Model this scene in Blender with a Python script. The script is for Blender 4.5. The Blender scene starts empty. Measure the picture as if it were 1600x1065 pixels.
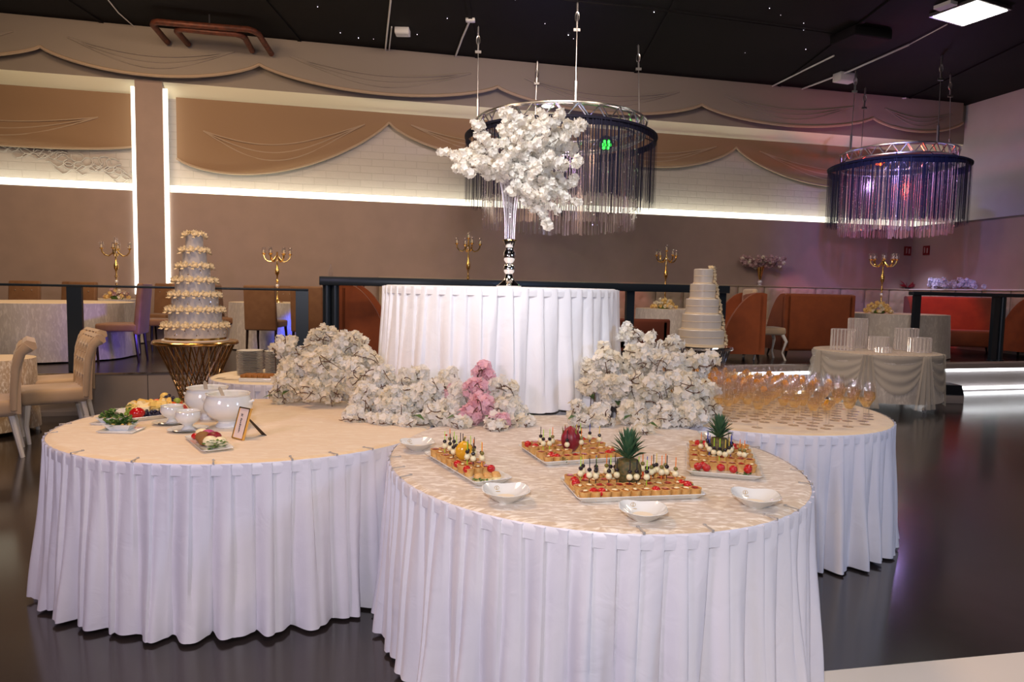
import bpy, bmesh, math, random
from mathutils import Vector, Matrix
random.seed(7)
R_ = random.Random(11)
PI = math.pi
S = bpy.context.scene
COL = S.collection
D = bpy.data

# ------------------------------------------------------------------ camera
F_, PT, RO, H = 1067.0, .075, .020, 1.511
FW = Vector((0, math.cos(PT), -math.sin(PT)))
_rt = Vector((1, 0, 0)); _up = Vector((0, math.sin(PT), math.cos(PT)))
RT = _rt*math.cos(RO)+_up*math.sin(RO)
UP = -_rt*math.sin(RO)+_up*math.cos(RO)
cd = D.cameras.new('camera'); cam = D.objects.new('camera', cd); COL.objects.link(cam)
cd.sensor_width = 36; cd.lens = F_/1600*36; cd.clip_end = 100; cd.clip_start = .05
m = Matrix((RT, UP, -FW)).transposed().to_4x4(); m.translation = Vector((0, 0, H))
cam.matrix_world = m
S.camera = cam
# ------------------------------------------------------------------ world, view, lights
w = D.worlds.new('world'); S.world = w; w.use_nodes = True
w.node_tree.nodes['Background'].inputs[0].default_value = (.50, .42, .46, 1)
w.node_tree.nodes['Background'].inputs[1].default_value = .07
S.view_settings.view_transform = 'Standard'; S.view_settings.look = 'None'
S.view_settings.gamma = 1; S.view_settings.use_curve_mapping = False
S.view_settings.exposure = 0.22
S.cycles.transparent_max_bounces = 64


def area(name, loc, tgt, size, power, col, sizey=None, spread=None):
    l = D.lights.new(name, 'AREA'); l.energy = power; l.color = col; l.size = size
    if sizey: l.shape = 'RECTANGLE'; l.size_y = sizey
    if spread: l.spread = spread
    o = D.objects.new(name, l); COL.objects.link(o); o.location = loc
    o.rotation_euler = (Vector(tgt)-Vector(loc)).to_track_quat('-Z', 'Y').to_euler()
    return o


def spot(name, loc, tgt, power, col, ang, blend=.6, r=.05):
    l = D.lights.new(name, 'SPOT'); l.energy = power; l.color = col; l.spot_size = ang; l.spot_blend = blend
    l.shadow_soft_size = r
    o = D.objects.new(name, l); COL.objects.link(o); o.location = loc
    o.rotation_euler = (Vector(tgt)-Vector(loc)).to_track_quat('-Z', 'Y').to_euler()
    return o


def point(name, loc, power, col, r=.05):
    l = D.lights.new(name, 'POINT'); l.energy = power; l.color = col; l.shadow_soft_size = r
    o = D.objects.new(name, l); COL.objects.link(o); o.location = loc
    return o


# camera flash, just above the lens
spot('camera_flash', (-.10, -.05, 1.80), (.3, 4, 1.35), 150, (1, .95, .98), 1.75, .5, .06)
# ceiling lamps of the hall (outside the frame), warm
area('hall_lamp', (-2.5, 3.6, 5.7), (-2.0, 3.6, 0), 1.2, 120, (1, .62, .32), 1.2)
area('hall_lamp', (1.5, 1.0, 5.7), (.8, 3.0, 0), 1.4, 60, (1, .80, .64), 1.0)
area('hall_lamp', (4.5, 6.0, 5.7), (3.5, 6.5, 0), 1.4, 80, (1, .78, .58), 1.0)
area('hall_lamp', (-5.5, 8.5, 5.7), (-5.5, 9.8, 0), 1.6, 110, (1, .68, .40), 1.2)
area('hall_lamp', (0.5, 8.2, 5.7), (0.8, 13, 1.6), 2.0, 165, (1, .76, .60), 1.2)
area('hall_lamp', (-5.0, 5.0, 4.8), (-6, 12, 3), 2.0, 90, (1, .70, .46), 1.2)
spot('stage_wash_violet', (4.6, 8.6, 5.5), (8.2, 15.0, 2.2), 620, (.25, .24, 1), .80, 1, .12)
spot('tier_spot', (-1.2, .6, 5.6), (-.05, 4.7, 1.85), 900, (.97, .98, 1), .44, .8, .10)
area('side_fill_pink', (-2.8, .2, 2.4), (-.6, 3.0, .4), .8, 34, (.90, .70, .92), .8)  # added fill, no lamp hangs here; tints the skirts from the left
area('side_fill_blue', (4.2, 1.2, 2.6), (1.6, 3.6, .4), .8, 42, (.48, .64, 1), .8)  # added fill without a fixture, gives the folds a blue side


# ------------------------------------------------------------------ pixel <-> place helpers (real points on real planes)
def ray(x, y):
    return FW+RT*((x-800)/F_)-UP*((y-532.5)/F_)


def G(x, y, z):
    d = ray(x, y); t = (z-H)/d.z
    return Vector((d.x*t, d.y*t, z))


def W(x, y, Y):
    d = ray(x, y); t = Y/d.y
    return Vector((d.x*t, Y, H+d.z*t))


YAW = .217; D0 = 13.5
WU = Vector((math.cos(YAW), math.sin(YAW), 0)); WN = Vector((math.sin(YAW), -math.cos(YAW), 0)); WO = Vector((0, D0, 0))


def WF(u, off, z):
    return WO+WU*u+WN*off+Vector((0, 0, z))


def PW(x, y, off=0):            # pixel on the wall plane -> (u, z)
    d = ray(x, y); o = Vector((0, 0, H))
    t = (WO+WN*off-o).dot(WN)/d.dot(WN); p = o+d*t
    return (p-WO).dot(WU), p.z


PZ = .48
PA = G(150, 582, PZ); PB = G(1495, 565, PZ)
PD = (PB-PA); PD.z = 0; PD.normalize(); PN = Vector((PD.y, -PD.x, 0))   # PN towards the room


def PF(px):                     # distance along platform front for pixel column
    d = ray(px, 574); k = d.x/d.y
    # PA + s PD : x = k*y
    s = (k*PA.y-PA.x)/(PD.x-k*PD.y)
    return s


def PP(s, off, z):
    p = PA+PD*s+PN*off; return Vector((p.x, p.y, z))


PYAW = math.atan2(PD.y, PD.x)


# ------------------------------------------------------------------ materials
def new(name):
    mt = D.materials.new(name); mt.use_nodes = True
    nt = mt.node_tree; b = nt.nodes['Principled BSDF']
    return mt, nt, b


def mat(name, col, rough=.5, metal=0, spec=.5, bump=None, bscale=40, var=None, vscale=8, trans=0, ior=1.45, emit=None, es=0,
        sheen=0, coat=0, sss=0, alpha=1, stretch=None):
    mt, nt, b = new(name)
    b.inputs['Base Color'].default_value = (*col, 1); b.inputs['Roughness'].default_value = rough
    b.inputs['Metallic'].default_value = metal; b.inputs['Specular IOR Level'].default_value = spec
    b.inputs['Transmission Weight'].default_value = trans; b.inputs['IOR'].default_value = ior
    b.inputs['Sheen Weight'].default_value = sheen; b.inputs['Coat Weight'].default_value = coat
    if alpha < 1: b.inputs['Alpha'].default_value = alpha
    if sss: b.inputs['Subsurface Weight'].default_value = sss; b.inputs['Subsurface Scale'].default_value = .01
    if emit: b.inputs['Emission Color'].default_value = (*emit, 1); b.inputs['Emission Strength'].default_value = es
    if var or bump:
        tc = nt.nodes.new('ShaderNodeTexCoord'); mp = nt.nodes.new('ShaderNodeMapping'); nt.links.new(tc.outputs['Object'], mp.inputs[0])
        if stretch: mp.inputs['Scale'].default_value = stretch
    if var:
        n = nt.nodes.new('ShaderNodeTexNoise'); n.inputs['Scale'].default_value = vscale; n.inputs['Detail'].default_value = 4
        nt.links.new(mp.outputs[0], n.inputs['Vector'])
        r = nt.nodes.new('ShaderNodeValToRGB'); r.color_ramp.elements[0].position = .35; r.color_ramp.elements[1].position = .65
        r.color_ramp.elements[0].color = (*var, 1); r.color_ramp.elements[1].color = (*col, 1)
        nt.links.new(n.outputs['Fac'], r.inputs[0]); nt.links.new(r.outputs[0], b.inputs['Base Color'])
    if bump:
        n2 = nt.nodes.new('ShaderNodeTexNoise'); n2.inputs['Scale'].default_value = bscale; n2.inputs['Detail'].default_value = 3
        nt.links.new(mp.outputs[0], n2.inputs['Vector'])
        bp = nt.nodes.new('ShaderNodeBump'); bp.inputs['Strength'].default_value = bump; bp.inputs['Distance'].default_value = .01
        nt.links.new(n2.outputs['Fac'], bp.inputs['Height']); nt.links.new(bp.outputs[0], b.inputs['Normal'])
    return mt


M = {}
M['ceiling'] = mat('ceiling_black', (.0045, .004, .0055), .7, spec=.2, var=(.008, .0065, .008), vscale=.6, bump=.1, bscale=60)
M['wall_low'] = mat('mauve_wallpaper', (.36, .27, .235), .75, var=(.33, .25, .22), vscale=3, bump=.05, bscale=90)
M['wall_up'] = mat('grey_plaster', (.30, .26, .22), .85, var=(.28, .24, .205), vscale=2)
M['cove'] = mat('led_lit_cove', (.90, .86, .66), .7)  # colour kept paler than the wall to paint in the LED glow
M['wall_right'] = mat('right_plaster', (.60, .57, .62), .8, var=(.56, .53, .58), vscale=1.5)
M['led'] = mat('led_warm', (1, 1, .9), .4, emit=(1, .98, .78), es=1.8)
M['led_pillar'] = mat('led_pillar', (1, 1, .9), .4, emit=(1, 1, .88), es=2.2)
M['led_step'] = mat('led_step', (1, 1, 1), .4, emit=(.93, .97, 1), es=3.2)
M['swag_up'] = mat('blush_voile', (.29, .245, .205), .8, sheen=.3, bump=.1, bscale=12, stretch=(1, 1, 6))
M['swag_low'] = mat('tan_voile', (.30, .19, .11), .8, sheen=.3, bump=.1, bscale=12, stretch=(1, 1, 6))
M['swag_lit_edge'] = mat('lit_voile_edge', (.42, .31, .22), .7)  # paler voile tone, edge highlights painted into the colour
M['pipe'] = mat('rust_pipe', (.16, .045, .025), .5, .3, var=(.08, .03, .02), vscale=15)
M['steel'] = mat('steel', (.62, .62, .64), .28, 1)
M['chrome'] = mat('chrome', (.85, .85, .88), .10, 1)
M['gold'] = mat('gold', (.90, .60, .20), .18, 1)
M['rose_gold'] = mat('bronze_gold', (.78, .52, .28), .2, 1)
M['black'] = mat('black_paint', (.012, .014, .02), .4)
M['post'] = mat('navy_black_metal', (.02, .03, .045), .3, .3)
M['white_plastic'] = mat('white_plastic', (.7, .7, .7), .5)
M['navy'] = mat('navy_fabric', (.004, .006, .028), .8)
M['navy_string'] = mat('navy_string', (.006, .010, .045), .6)
M['porcelain'] = mat('porcelain', (.76, .78, .77), .12, coat=.6)
M['plate'] = mat('plate_porcelain', (.62, .62, .60), .2)
M['icing'] = mat('icing', (.62, .60, .62), .35, bump=.15, bscale=120)
M['icing_cream'] = mat('cream_rose', (.86, .74, .52), .6)
M['icing2'] = mat('satin_icing', (.66, .62, .58), .3)
M['cream_edge'] = mat('cream_border', (.80, .68, .50), .5)
M['petal'] = mat('white_petal', (.87, .84, .76), .7, trans=0, sss=.0)
M['petal2'] = mat('ivory_petal', (.82, .77, .64), .7)
M['petal_pink'] = mat('pink_petal', (.86, .54, .60), .7)
M['petal_dusty'] = mat('dusty_pink_petal', (.52, .36, .37), .7)
M['petal_blue'] = mat('pale_petal', (.75, .76, .95), .6)
M['petal_yellow'] = mat('yellow_petal', (.85, .66, .30), .6)
M['twig'] = mat('dark_twig', (.10, .05, .03), .8)
M['leaf'] = mat('green_leaf', (.05, .13, .03), .5, var=(.09, .2, .04), vscale=30)
M['pine_leaf'] = mat('pineapple_leaf', (.035, .10, .05), .5, var=(.07, .15, .07), vscale=25)
M['pine_skin'] = mat('pineapple_skin', (.045, .06, .02), .6, var=(.16, .10, .03), vscale=70)
M['brown_fab'] = mat('brown_fabric', (.22, .11, .05), .6, sheen=.2, var=(.19, .09, .04), vscale=10)
M['dark_wood'] = mat('dark_wood', (.02, .011, .009), .3)
M['tuft'] = mat('beige_velvet', (.52, .38, .26), .8, sheen=.5, var=(.47, .34, .23), vscale=5)
M['button'] = mat('crystal_button', (.9, .8, .6), .15, .8)
M['white_wood'] = mat('white_wood', (.75, .73, .72), .35)
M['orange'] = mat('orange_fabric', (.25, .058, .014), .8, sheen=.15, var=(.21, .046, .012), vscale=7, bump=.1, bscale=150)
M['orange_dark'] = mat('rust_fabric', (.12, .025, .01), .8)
M['bench'] = mat('cream_leather', (.40, .32, .24), .45)
M['orange_slice'] = mat('orange_slice', (.95, .42, .02), .4)
M['pastry'] = mat('pastry', (.74, .46, .17), .6, var=(.60, .30, .08), vscale=60)
M['filling'] = mat('baked_filling', (.48, .19, .04), .4, var=(.26, .035, .02), vscale=60)
M['brown_top'] = mat('glazed_top', (.24, .07, .02), .35, var=(.5, .2, .04), vscale=70)
M['tomato'] = mat('tomato_red', (.50, .012, .012), .15, coat=.5)
M['olive'] = mat('black_olive', (.018, .012, .016), .2)
M['green_olive'] = mat('green_olive', (.20, .17, .04), .25)
M['cheese'] = mat('mozzarella', (.86, .78, .50), .35)
M['red_fruit'] = mat('dragon_fruit', (.30, .018, .03), .4, var=(.18, .01, .02), vscale=25)
M['yellow_fruit'] = mat('yellow_pepper', (.78, .42, .03), .2, var=(.7, .34, .02), vscale=15)
M['grape'] = mat('dark_grape', (.02, .018, .05), .3)
M['melon'] = mat('pineapple_flesh', (.90, .62, .16), .35)
M['cheese2'] = mat('pale_cheese', (.88, .74, .40), .45)
M['beet'] = mat('pink_spread', (.48, .06, .22), .5)
M['brown_spread'] = mat('brown_pate', (.26, .12, .035), .7)
M['green_grape'] = mat('green_grape', (.30, .42, .06), .25)
M['red_orange'] = mat('papaya', (.75, .12, .02), .3)
M['clip'] = mat('dull_clip', (.50, .47, .44), .45, .3)
M['ladle'] = mat('ladle_steel', (.34, .29, .26), .3, .8)
M['ham'] = mat('sliced_salami', (.55, .06, .05), .5)
M['bread'] = mat('brown_pastry', (.42, .18, .03), .5, var=(.28, .1, .02), vscale=50)
M['runner'] = mat('cream_runner', (.74, .66, .56), .6, bump=.05)
M['card'] = mat('card', (.80, .68, .62), .6)
M['ink'] = mat('ink', (.10, .09, .10), .6)
M['logo'] = mat('logo_gold', (.55, .38, .14), .4, .4)
M['kraft'] = mat('dark_kraft', (.07, .045, .03), .8)
M['red_sign'] = mat('red_sign', (.16, .004, .006), .4)
M['sign_white'] = mat('sign_white', (.42, .32, .30), .5)
M['napkin'] = mat('napkin', (.80, .72, .58), .9)
M['crystal'] = mat('crystal_bead', (.95, .92, .95), .12, .55)
M['lamp_panel'] = mat('lamp_panel', (1, 1, 1), .5, emit=(1, 1, .86), es=9)
M['green_led'] = mat('green_led', (.1, 1, .1), .5, emit=(.03, 1, .06), es=6)
M['red_led'] = mat('red_led', (1, .2, .02), .5, emit=(1, .09, .01), es=8)
M['star'] = mat('star_led', (1, 1, 1), .5, emit=(.9, .8, 1), es=3)
M['riser'] = mat('riser_panel', (.33, .29, .29), .6, var=(.30, .26, .25), vscale=2)
M['deck'] = mat('platform_deck', (.02, .015, .017), .25)
M['purple_back'] = mat('purple_back', (.14, .07, .13), .6)
PICK = [mat('pick_'+n, c, .3) for n, c in (('green', (.45, .80, .05)), ('orange', (.95, .25, .03)), ('blue', (.04, .07, .45)), ('black', (.02, .02, .03)), ('yellow', (.80, .60, .1)))]
PICKN = ['lime', 'orange', 'blue', 'black', 'yellow']


def glass(name, col=(1, 1, 1), rough=.0, ior=1.45):
    mt, nt, b = new(name)
    b.inputs['Base Color'].default_value = (*col, 1); b.inputs['Roughness'].default_value = rough
    b.inputs['Transmission Weight'].default_value = 1; b.inputs['IOR'].default_value = ior
    return mt




def thin_glass(name, tint=(1, 1, 1), body=None, bodyf=0, edge=.5):
    mt = D.materials.new(name); mt.use_nodes = True; nt = mt.node_tree; nt.nodes.clear()
    out = nt.nodes.new('ShaderNodeOutputMaterial'); tr = nt.nodes.new('ShaderNodeBsdfTransparent'); tr.inputs[0].default_value = (*tint, 1)
    g_ = nt.nodes.new('ShaderNodeBsdfGlossy'); g_.inputs['Roughness'].default_value = .04; g_.inputs[0].default_value = (1, 1, 1, 1)
    lw = nt.nodes.new('ShaderNodeLayerWeight'); lw.inputs[0].default_value = edge
    mx = nt.nodes.new('ShaderNodeMixShader'); nt.links.new(lw.outputs['Facing'], mx.inputs[0])
    pw = nt.nodes.new('ShaderNodeMath'); pw.operation = 'POWER'; pw.inputs[1].default_value = 3.0; nt.links.new(lw.outputs['Facing'], pw.inputs[0])
    ad = nt.nodes.new('ShaderNodeMath'); ad.operation = 'MULTIPLY_ADD'; ad.inputs[1].default_value = .55; ad.inputs[2].default_value = .05; nt.links.new(pw.outputs[0], ad.inputs[0])
    nt.links.new(ad.outputs[0], mx.inputs[0])
    base = tr
    if body:
        df = nt.nodes.new('ShaderNodeBsdfTranslucent'); df.inputs[0].default_value = (*body, 1)
        d2 = nt.nodes.new('ShaderNodeBsdfDiffuse'); d2.inputs[0].default_value = (*body, 1)
        m0 = nt.nodes.new('ShaderNodeMixShader'); m0.inputs[0].default_value = .5; nt.links.new(df.outputs[0], m0.inputs[1]); nt.links.new(d2.outputs[0], m0.inputs[2])
        m1 = nt.nodes.new('ShaderNodeMixShader'); m1.inputs[0].default_value = bodyf; nt.links.new(tr.outputs[0], m1.inputs[1]); nt.links.new(m0.outputs[0], m1.inputs[2]); base = m1
    nt.links.new(base.outputs[0], mx.inputs[1]); nt.links.new(g_.outputs[0], mx.inputs[2]); nt.links.new(mx.outputs[0], out.inputs[0])
    return mt


M['glass'] = thin_glass('clear_glass', (.97, .97, .98))
M['vase_glass'] = thin_glass('vase_glass', (.97, .96, .99), (.9, .88, .95), .10)
M['amber'] = thin_glass('golden_drink', (.96, .84, .58), (.95, .68, .30), .30)


def thin(name, col, alpha, rough=.3, metal=0):
    mt, nt, b = new(name)
    b.inputs['Base Color'].default_value = (*col, 1); b.inputs['Alpha'].default_value = alpha
    b.inputs['Roughness'].default_value = rough; b.inputs['Metallic'].default_value = metal
    return mt


M['voile'] = thin('sheer_voile', (.60, .56, .50), .5, .9)
M['strand'] = thin('crystal_strand', (.80, .66, .66), .60, .22, .55)
M['acrylic'] = thin('clear_acrylic', (.9, .86, .88), .18, .1)

# skirt satin
def satin(name, c1, c2, vs=1.6):
    mt, nt, b = new(name)
    tc = nt.nodes.new('ShaderNodeTexCoord')
    n = nt.nodes.new('ShaderNodeTexNoise'); n.inputs['Scale'].default_value = vs; n.inputs['Detail'].default_value = 2
    nt.links.new(tc.outputs['Object'], n.inputs['Vector'])
    r = nt.nodes.new('ShaderNodeValToRGB'); r.color_ramp.elements[0].position = .4; r.color_ramp.elements[1].position = .6
    r.color_ramp.elements[0].color = (*c1, 1); r.color_ramp.elements[1].color = (*c2, 1)
    nt.links.new(n.outputs['Fac'], r.inputs[0]); nt.links.new(r.outputs[0], b.inputs['Base Color'])
    b.inputs['Roughness'].default_value = .42; b.inputs['Sheen Weight'].default_value = .15
    n2 = nt.nodes.new('ShaderNodeTexNoise'); n2.inputs['Scale'].default_value = 7; n2.inputs['Detail'].default_value = 3; n2.inputs['Distortion'].default_value = 1.5
    nt.links.new(tc.outputs['Object'], n2.inputs['Vector'])
    bp = nt.nodes.new('ShaderNodeBump'); bp.inputs['Strength'].default_value = .35; bp.inputs['Distance'].default_value = .012
    nt.links.new(n2.outputs['Fac'], bp.inputs['Height']); nt.links.new(bp.outputs[0], b.inputs['Normal'])
    return mt


M['skirt'] = satin('white_satin_skirt', (.70, .69, .77), (.77, .75, .80))  # lavender cast of the flash put into the white satin's colour
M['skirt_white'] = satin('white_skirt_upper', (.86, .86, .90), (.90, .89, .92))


def velvet(name, base, hi, sc=26, rough=.55, stretch=(1, 2.6, 1)):
    mt, nt, b = new(name)
    tc = nt.nodes.new('ShaderNodeTexCoord'); mp = nt.nodes.new('ShaderNodeMapping')
    mp.inputs['Scale'].default_value = stretch; nt.links.new(tc.outputs['Object'], mp.inputs[0])
    n = nt.nodes.new('ShaderNodeTexNoise'); n.inputs['Scale'].default_value = sc; n.inputs['Detail'].default_value = 4; n.inputs['Distortion'].default_value = .8
    nt.links.new(mp.outputs[0], n.inputs['Vector'])
    r = nt.nodes.new('ShaderNodeValToRGB'); r.color_ramp.elements[0].position = .48; r.color_ramp.elements[1].position = .64
    r.color_ramp.elements[0].color = (*base, 1); r.color_ramp.elements[1].color = (*hi, 1)
    nt.links.new(n.outputs['Fac'], r.inputs[0]); nt.links.new(r.outputs[0], b.inputs['Base Color'])
    b.inputs['Roughness'].default_value = rough; b.inputs['Sheen Weight'].default_value = .4
    bp = nt.nodes.new('ShaderNodeBump'); bp.inputs['Strength'].default_value = .5; bp.inputs['Distance'].default_value = .006
    nt.links.new(n.outputs['Fac'], bp.inputs['Height']); nt.links.new(bp.outputs[0], b.inputs['Normal'])
    return mt


M['velvet'] = velvet('crushed_velvet_cream', (.58, .45, .31), (.90, .82, .70), 20, .5, (1, 3.2, 1))
M['velvet_smooth'] = velvet('velvet_cream_soft', (.78, .60, .36), (.84, .69, .46), 14)
M['velvet_grey'] = velvet('velvet_silver', (.46, .43, .41), (.58, .55, .52), 18, stretch=(2, 2, .6))


def floor_mat():
    mt, nt, b = new('speckled_epoxy_floor')
    tc = nt.nodes.new('ShaderNodeTexCoord')
    n = nt.nodes.new('ShaderNodeTexNoise'); n.inputs['Scale'].default_value = 260; n.inputs['Detail'].default_value = 1
    n3 = nt.nodes.new('ShaderNodeTexNoise'); n3.inputs['Scale'].default_value = 1.1; n3.inputs['Detail'].default_value = 4
    for q in (n, n3): nt.links.new(tc.outputs['Object'], q.inputs['Vector'])
    r = nt.nodes.new('ShaderNodeValToRGB'); r.color_ramp.elements[0].position = .70; r.color_ramp.elements[1].position = .80
    r.color_ramp.elements[0].color = (.028, .022, .021, 1); r.color_ramp.elements[1].color = (.30, .27, .25, 1)
    nt.links.new(n.outputs['Fac'], r.inputs[0]); nt.links.new(r.outputs[0], b.inputs['Base Color'])
    mr = nt.nodes.new('ShaderNodeMapRange'); mr.inputs['To Min'].default_value = .10; mr.inputs['To Max'].default_value = .26
    nt.links.new(n3.outputs['Fac'], mr.inputs['Value']); nt.links.new(mr.outputs[0], b.inputs['Roughness'])
    b.inputs['Coat Weight'].default_value = .3; b.inputs['Coat Roughness'].default_value = .12
    bp = nt.nodes.new('ShaderNodeBump'); bp.inputs['Strength'].default_value = .08; bp.inputs['Distance'].default_value = .01
    n4 = nt.nodes.new('ShaderNodeTexNoise'); n4.inputs['Scale'].default_value = 3.5
    nt.links.new(tc.outputs['Object'], n4.inputs['Vector'])
    nt.links.new(n4.outputs['Fac'], bp.inputs['Height']); nt.links.new(bp.outputs[0], b.inputs['Normal'])
    return mt


M['floor'] = floor_mat()


def brick_mat():
    mt, nt, b = new('painted_brick')
    tc = nt.nodes.new('ShaderNodeTexCoord'); mp = nt.nodes.new('ShaderNodeMapping'); nt.links.new(tc.outputs['UV'], mp.inputs[0])
    br = nt.nodes.new('ShaderNodeTexBrick'); br.inputs['Scale'].default_value = 1
    br.inputs['Brick Width'].default_value = .42; br.inputs['Row Height'].default_value = .125; br.inputs['Mortar Size'].default_value = .007
    br.inputs['Mortar Smooth'].default_value = .3; br.inputs['Color1'].default_value = (.50, .46, .44, 1); br.inputs['Color2'].default_value = (.48, .44, .42, 1)
    br.inputs['Mortar'].default_value = (.44, .405, .385, 1)
    nt.links.new(mp.outputs[0], br.inputs['Vector']); nt.links.new(br.outputs['Color'], b.inputs['Base Color'])
    n = nt.nodes.new('ShaderNodeTexNoise'); n.inputs['Scale'].default_value = 9; n.inputs['Detail'].default_value = 4
    nt.links.new(mp.outputs[0], n.inputs['Vector'])
    mx = nt.nodes.new('ShaderNodeMath'); mx.operation = 'MULTIPLY_ADD'; mx.inputs[1].default_value = -1.0
    nt.links.new(br.outputs['Fac'], mx.inputs[0]); nt.links.new(n.outputs['Fac'], mx.inputs[2])
    bp = nt.nodes.new('ShaderNodeBump'); bp.inputs['Strength'].default_value = .5; bp.inputs['Distance'].default_value = .012
    nt.links.new(mx.outputs[0], bp.inputs['Height']); nt.links.new(bp.outputs[0], b.inputs['Normal'])
    b.inputs['Roughness'].default_value = .6
    return mt


M['brick'] = brick_mat()


# ------------------------------------------------------------------ mesh builder
class MB:
    def __init__(s): s.v = []; s.f = []

    def add(s, vs, fs):
        o = len(s.v); s.v += [tuple(v) for v in vs]; s.f += [tuple(i+o for i in f) for f in fs]; return s

    def box(s, x0, x1, y0, y1, z0, z1, fr=None):
        vs = [(x, y, z) for z in (z0, z1) for x, y in ((x0, y0), (x1, y0), (x1, y1), (x0, y1))]
        if fr: vs = [fr(*v) for v in vs]
        return s.add(vs, [(0, 3, 2, 1), (4, 5, 6, 7), (0, 1, 5, 4), (1, 2, 6, 5), (2, 3, 7, 6), (3, 0, 4, 7)])

    def rbox(s, x0, x1, y0, y1, z0, z1, r=.02, n=3, fr=None):        # box with rounded vertical + top/bottom edges
        def outline(ins, z):
            pts = []
            rr = max(r-ins, .0005)
            for cx, cy, a0 in ((x1-r, y1-r, 0), (x0+r, y1-r, PI/2), (x0+r, y0+r, PI), (x1-r, y0+r, 1.5*PI)):
                for k in range(n+1):
                    a = a0+PI/2*k/n; pts.append((cx+rr*math.cos(a), cy+rr*math.sin(a), z))
            return pts
        rings = []
        for k in range(n+1):
            a = PI/2*k/n; rings.append(outline(r*(1-math.sin(a)), z0+r*(1-math.cos(a))))
        for k in range(n+1):
            a = PI/2*k/n; rings.append(outline(r*(1-math.cos(a)), z1-r+r*math.sin(a)))
        c = len(rings[0]); vs = [p for q in rings for p in q]
        if fr: vs = [fr(*v) for v in vs]
        fs = []
        for i in range(len(rings)-1):
            for j in range(c): fs.append((i*c+j, i*c+(j+1) % c, (i+1)*c+(j+1) % c, (i+1)*c+j))
        fs.append(tuple(range(c-1, -1, -1))); L = (len(rings)-1)*c; fs.append(tuple(range(L, L+c)))
        return s.add(vs, fs)

    def lathe(s, prof, seg=16, c=(0, 0, 0), sx=1, sy=1, cap=True):
        vs = []
        for r, z in prof:
            for k in range(seg):
                a = 2*PI*k/seg; vs.append((c[0]+r*sx*math.cos(a), c[1]+r*sy*math.sin(a), c[2]+z))
        fs = []
        for i in range(len(prof)-1):
            for k in range(seg): fs.append((i*seg+k, i*seg+(k+1) % seg, (i+1)*seg+(k+1) % seg, (i+1)*seg+k))
        if cap:
            if prof[0][0] > 1e-4: fs.append(tuple(range(seg-1, -1, -1)))
            if prof[-1][0] > 1e-4: L = (len(prof)-1)*seg; fs.append(tuple(range(L, L+seg)))
        return s.add(vs, fs)

    def tube(s, pts, r, seg=6, closed=False, cap=True):
        pts = [Vector(p) for p in pts]; n = len(pts); vs = []
        rs = r if isinstance(r, (list, tuple)) else [r]*n
        ref = None
        for i, p in enumerate(pts):
            if closed: t = pts[(i+1) % n]-pts[i-1]
            else: t = pts[min(i+1, n-1)]-pts[max(i-1, 0)]
            if t.length < 1e-9: t = Vector((0, 0, 1))
            t.normalize()
            if ref is None: ref = Vector((0, 0, 1)) if abs(t.z) < .9 else Vector((1, 0, 0))
            x = ref-t*ref.dot(t)
            if x.length < 1e-4: x = Vector((1, 0, 0))-t*t.x
            x.normalize(); ref = x; y = t.cross(x)
            for k in range(seg):
                a = 2*PI*k/seg; vs.append(p+x*math.cos(a)*rs[i]+y*math.sin(a)*rs[i])
        fs = []
        for i in range(n if closed else n-1):
            j = (i+1) % n
            for k in range(seg): fs.append((i*seg+k, i*seg+(k+1) % seg, j*seg+(k+1) % seg, j*seg+k))
        if cap and not closed: fs.append(tuple(range(seg-1, -1, -1))); fs.append(tuple(range((n-1)*seg, n*seg)))
        return s.add(vs, fs)

    def ball(s, c, r, seg=8, rings=5, sc=(1, 1, 1)):
        prof = [(max(r*math.sin(PI*k/rings), 1e-5), -r*math.cos(PI*k/rings)) for k in range(rings+1)]
        o = len(s.v); s.lathe(prof, seg, (0, 0, 0), cap=False)
        for i in range(o, len(s.v)):
            v = s.v[i]; s.v[i] = (v[0]*sc[0]+c[0], v[1]*sc[1]+c[1], v[2]*sc[2]+c[2])
        return s

    def grid(s, fn, nu, nv, cu=False):
        vs = [fn(i/(nu if cu else nu-1), j/(nv-1)) for j in range(nv) for i in range(nu)]
        fs = []
        for j in range(nv-1):
            for i in range(nu if cu else nu-1):
                fs.append((j*nu+i, j*nu+(i+1) % nu, (j+1)*nu+(i+1) % nu, (j+1)*nu+i))
        return s.add(vs, fs)

    def prism(s, outline, fn0, fn1):        # outline list of 2D; fn map to two 3D layers
        n = len(outline)
        vs = [fn0(*p) for p in outline]+[fn1(*p) for p in outline]
        fs = [tuple(range(n-1, -1, -1)), tuple(range(n, 2*n))]+[(i, (i+1) % n, (i+1) % n+n, i+n) for i in range(n)]
        return s.add(vs, fs)

    def mesh(s, name, mt, smooth=True):
        me = D.meshes.new(name); me.from_pydata(s.v, [], s.f); me.update()
        if smooth:
            me.polygons.foreach_set('use_smooth', [True]*len(me.polygons))
            try: me.set_sharp_from_angle(angle=math.radians(42))
            except Exception: pass
        if isinstance(mt, str): mt = M[mt]
        me.materials.append(mt)
        return me

    def build(s, name, mt, parent=None, smooth=True, loc=None, rz=0, **kw):
        o = D.objects.new(name, s.mesh(name, mt, smooth)); COL.objects.link(o)
        if parent: o.parent = parent
        if loc is not None: o.location = loc
        if rz: o.rotation_euler.z = rz
        for k, v in kw.items(): o[k] = v
        return o


def thing(name, label, cat, loc=(0, 0, 0), rz=0, group=None):
    o = D.objects.new(name, None); COL.objects.link(o); o.location = loc; o.rotation_euler = (0, 0, rz)
    o.empty_display_size = .05
    o['label'] = label; o['category'] = cat
    if group: o['group'] = group
    return o


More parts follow.
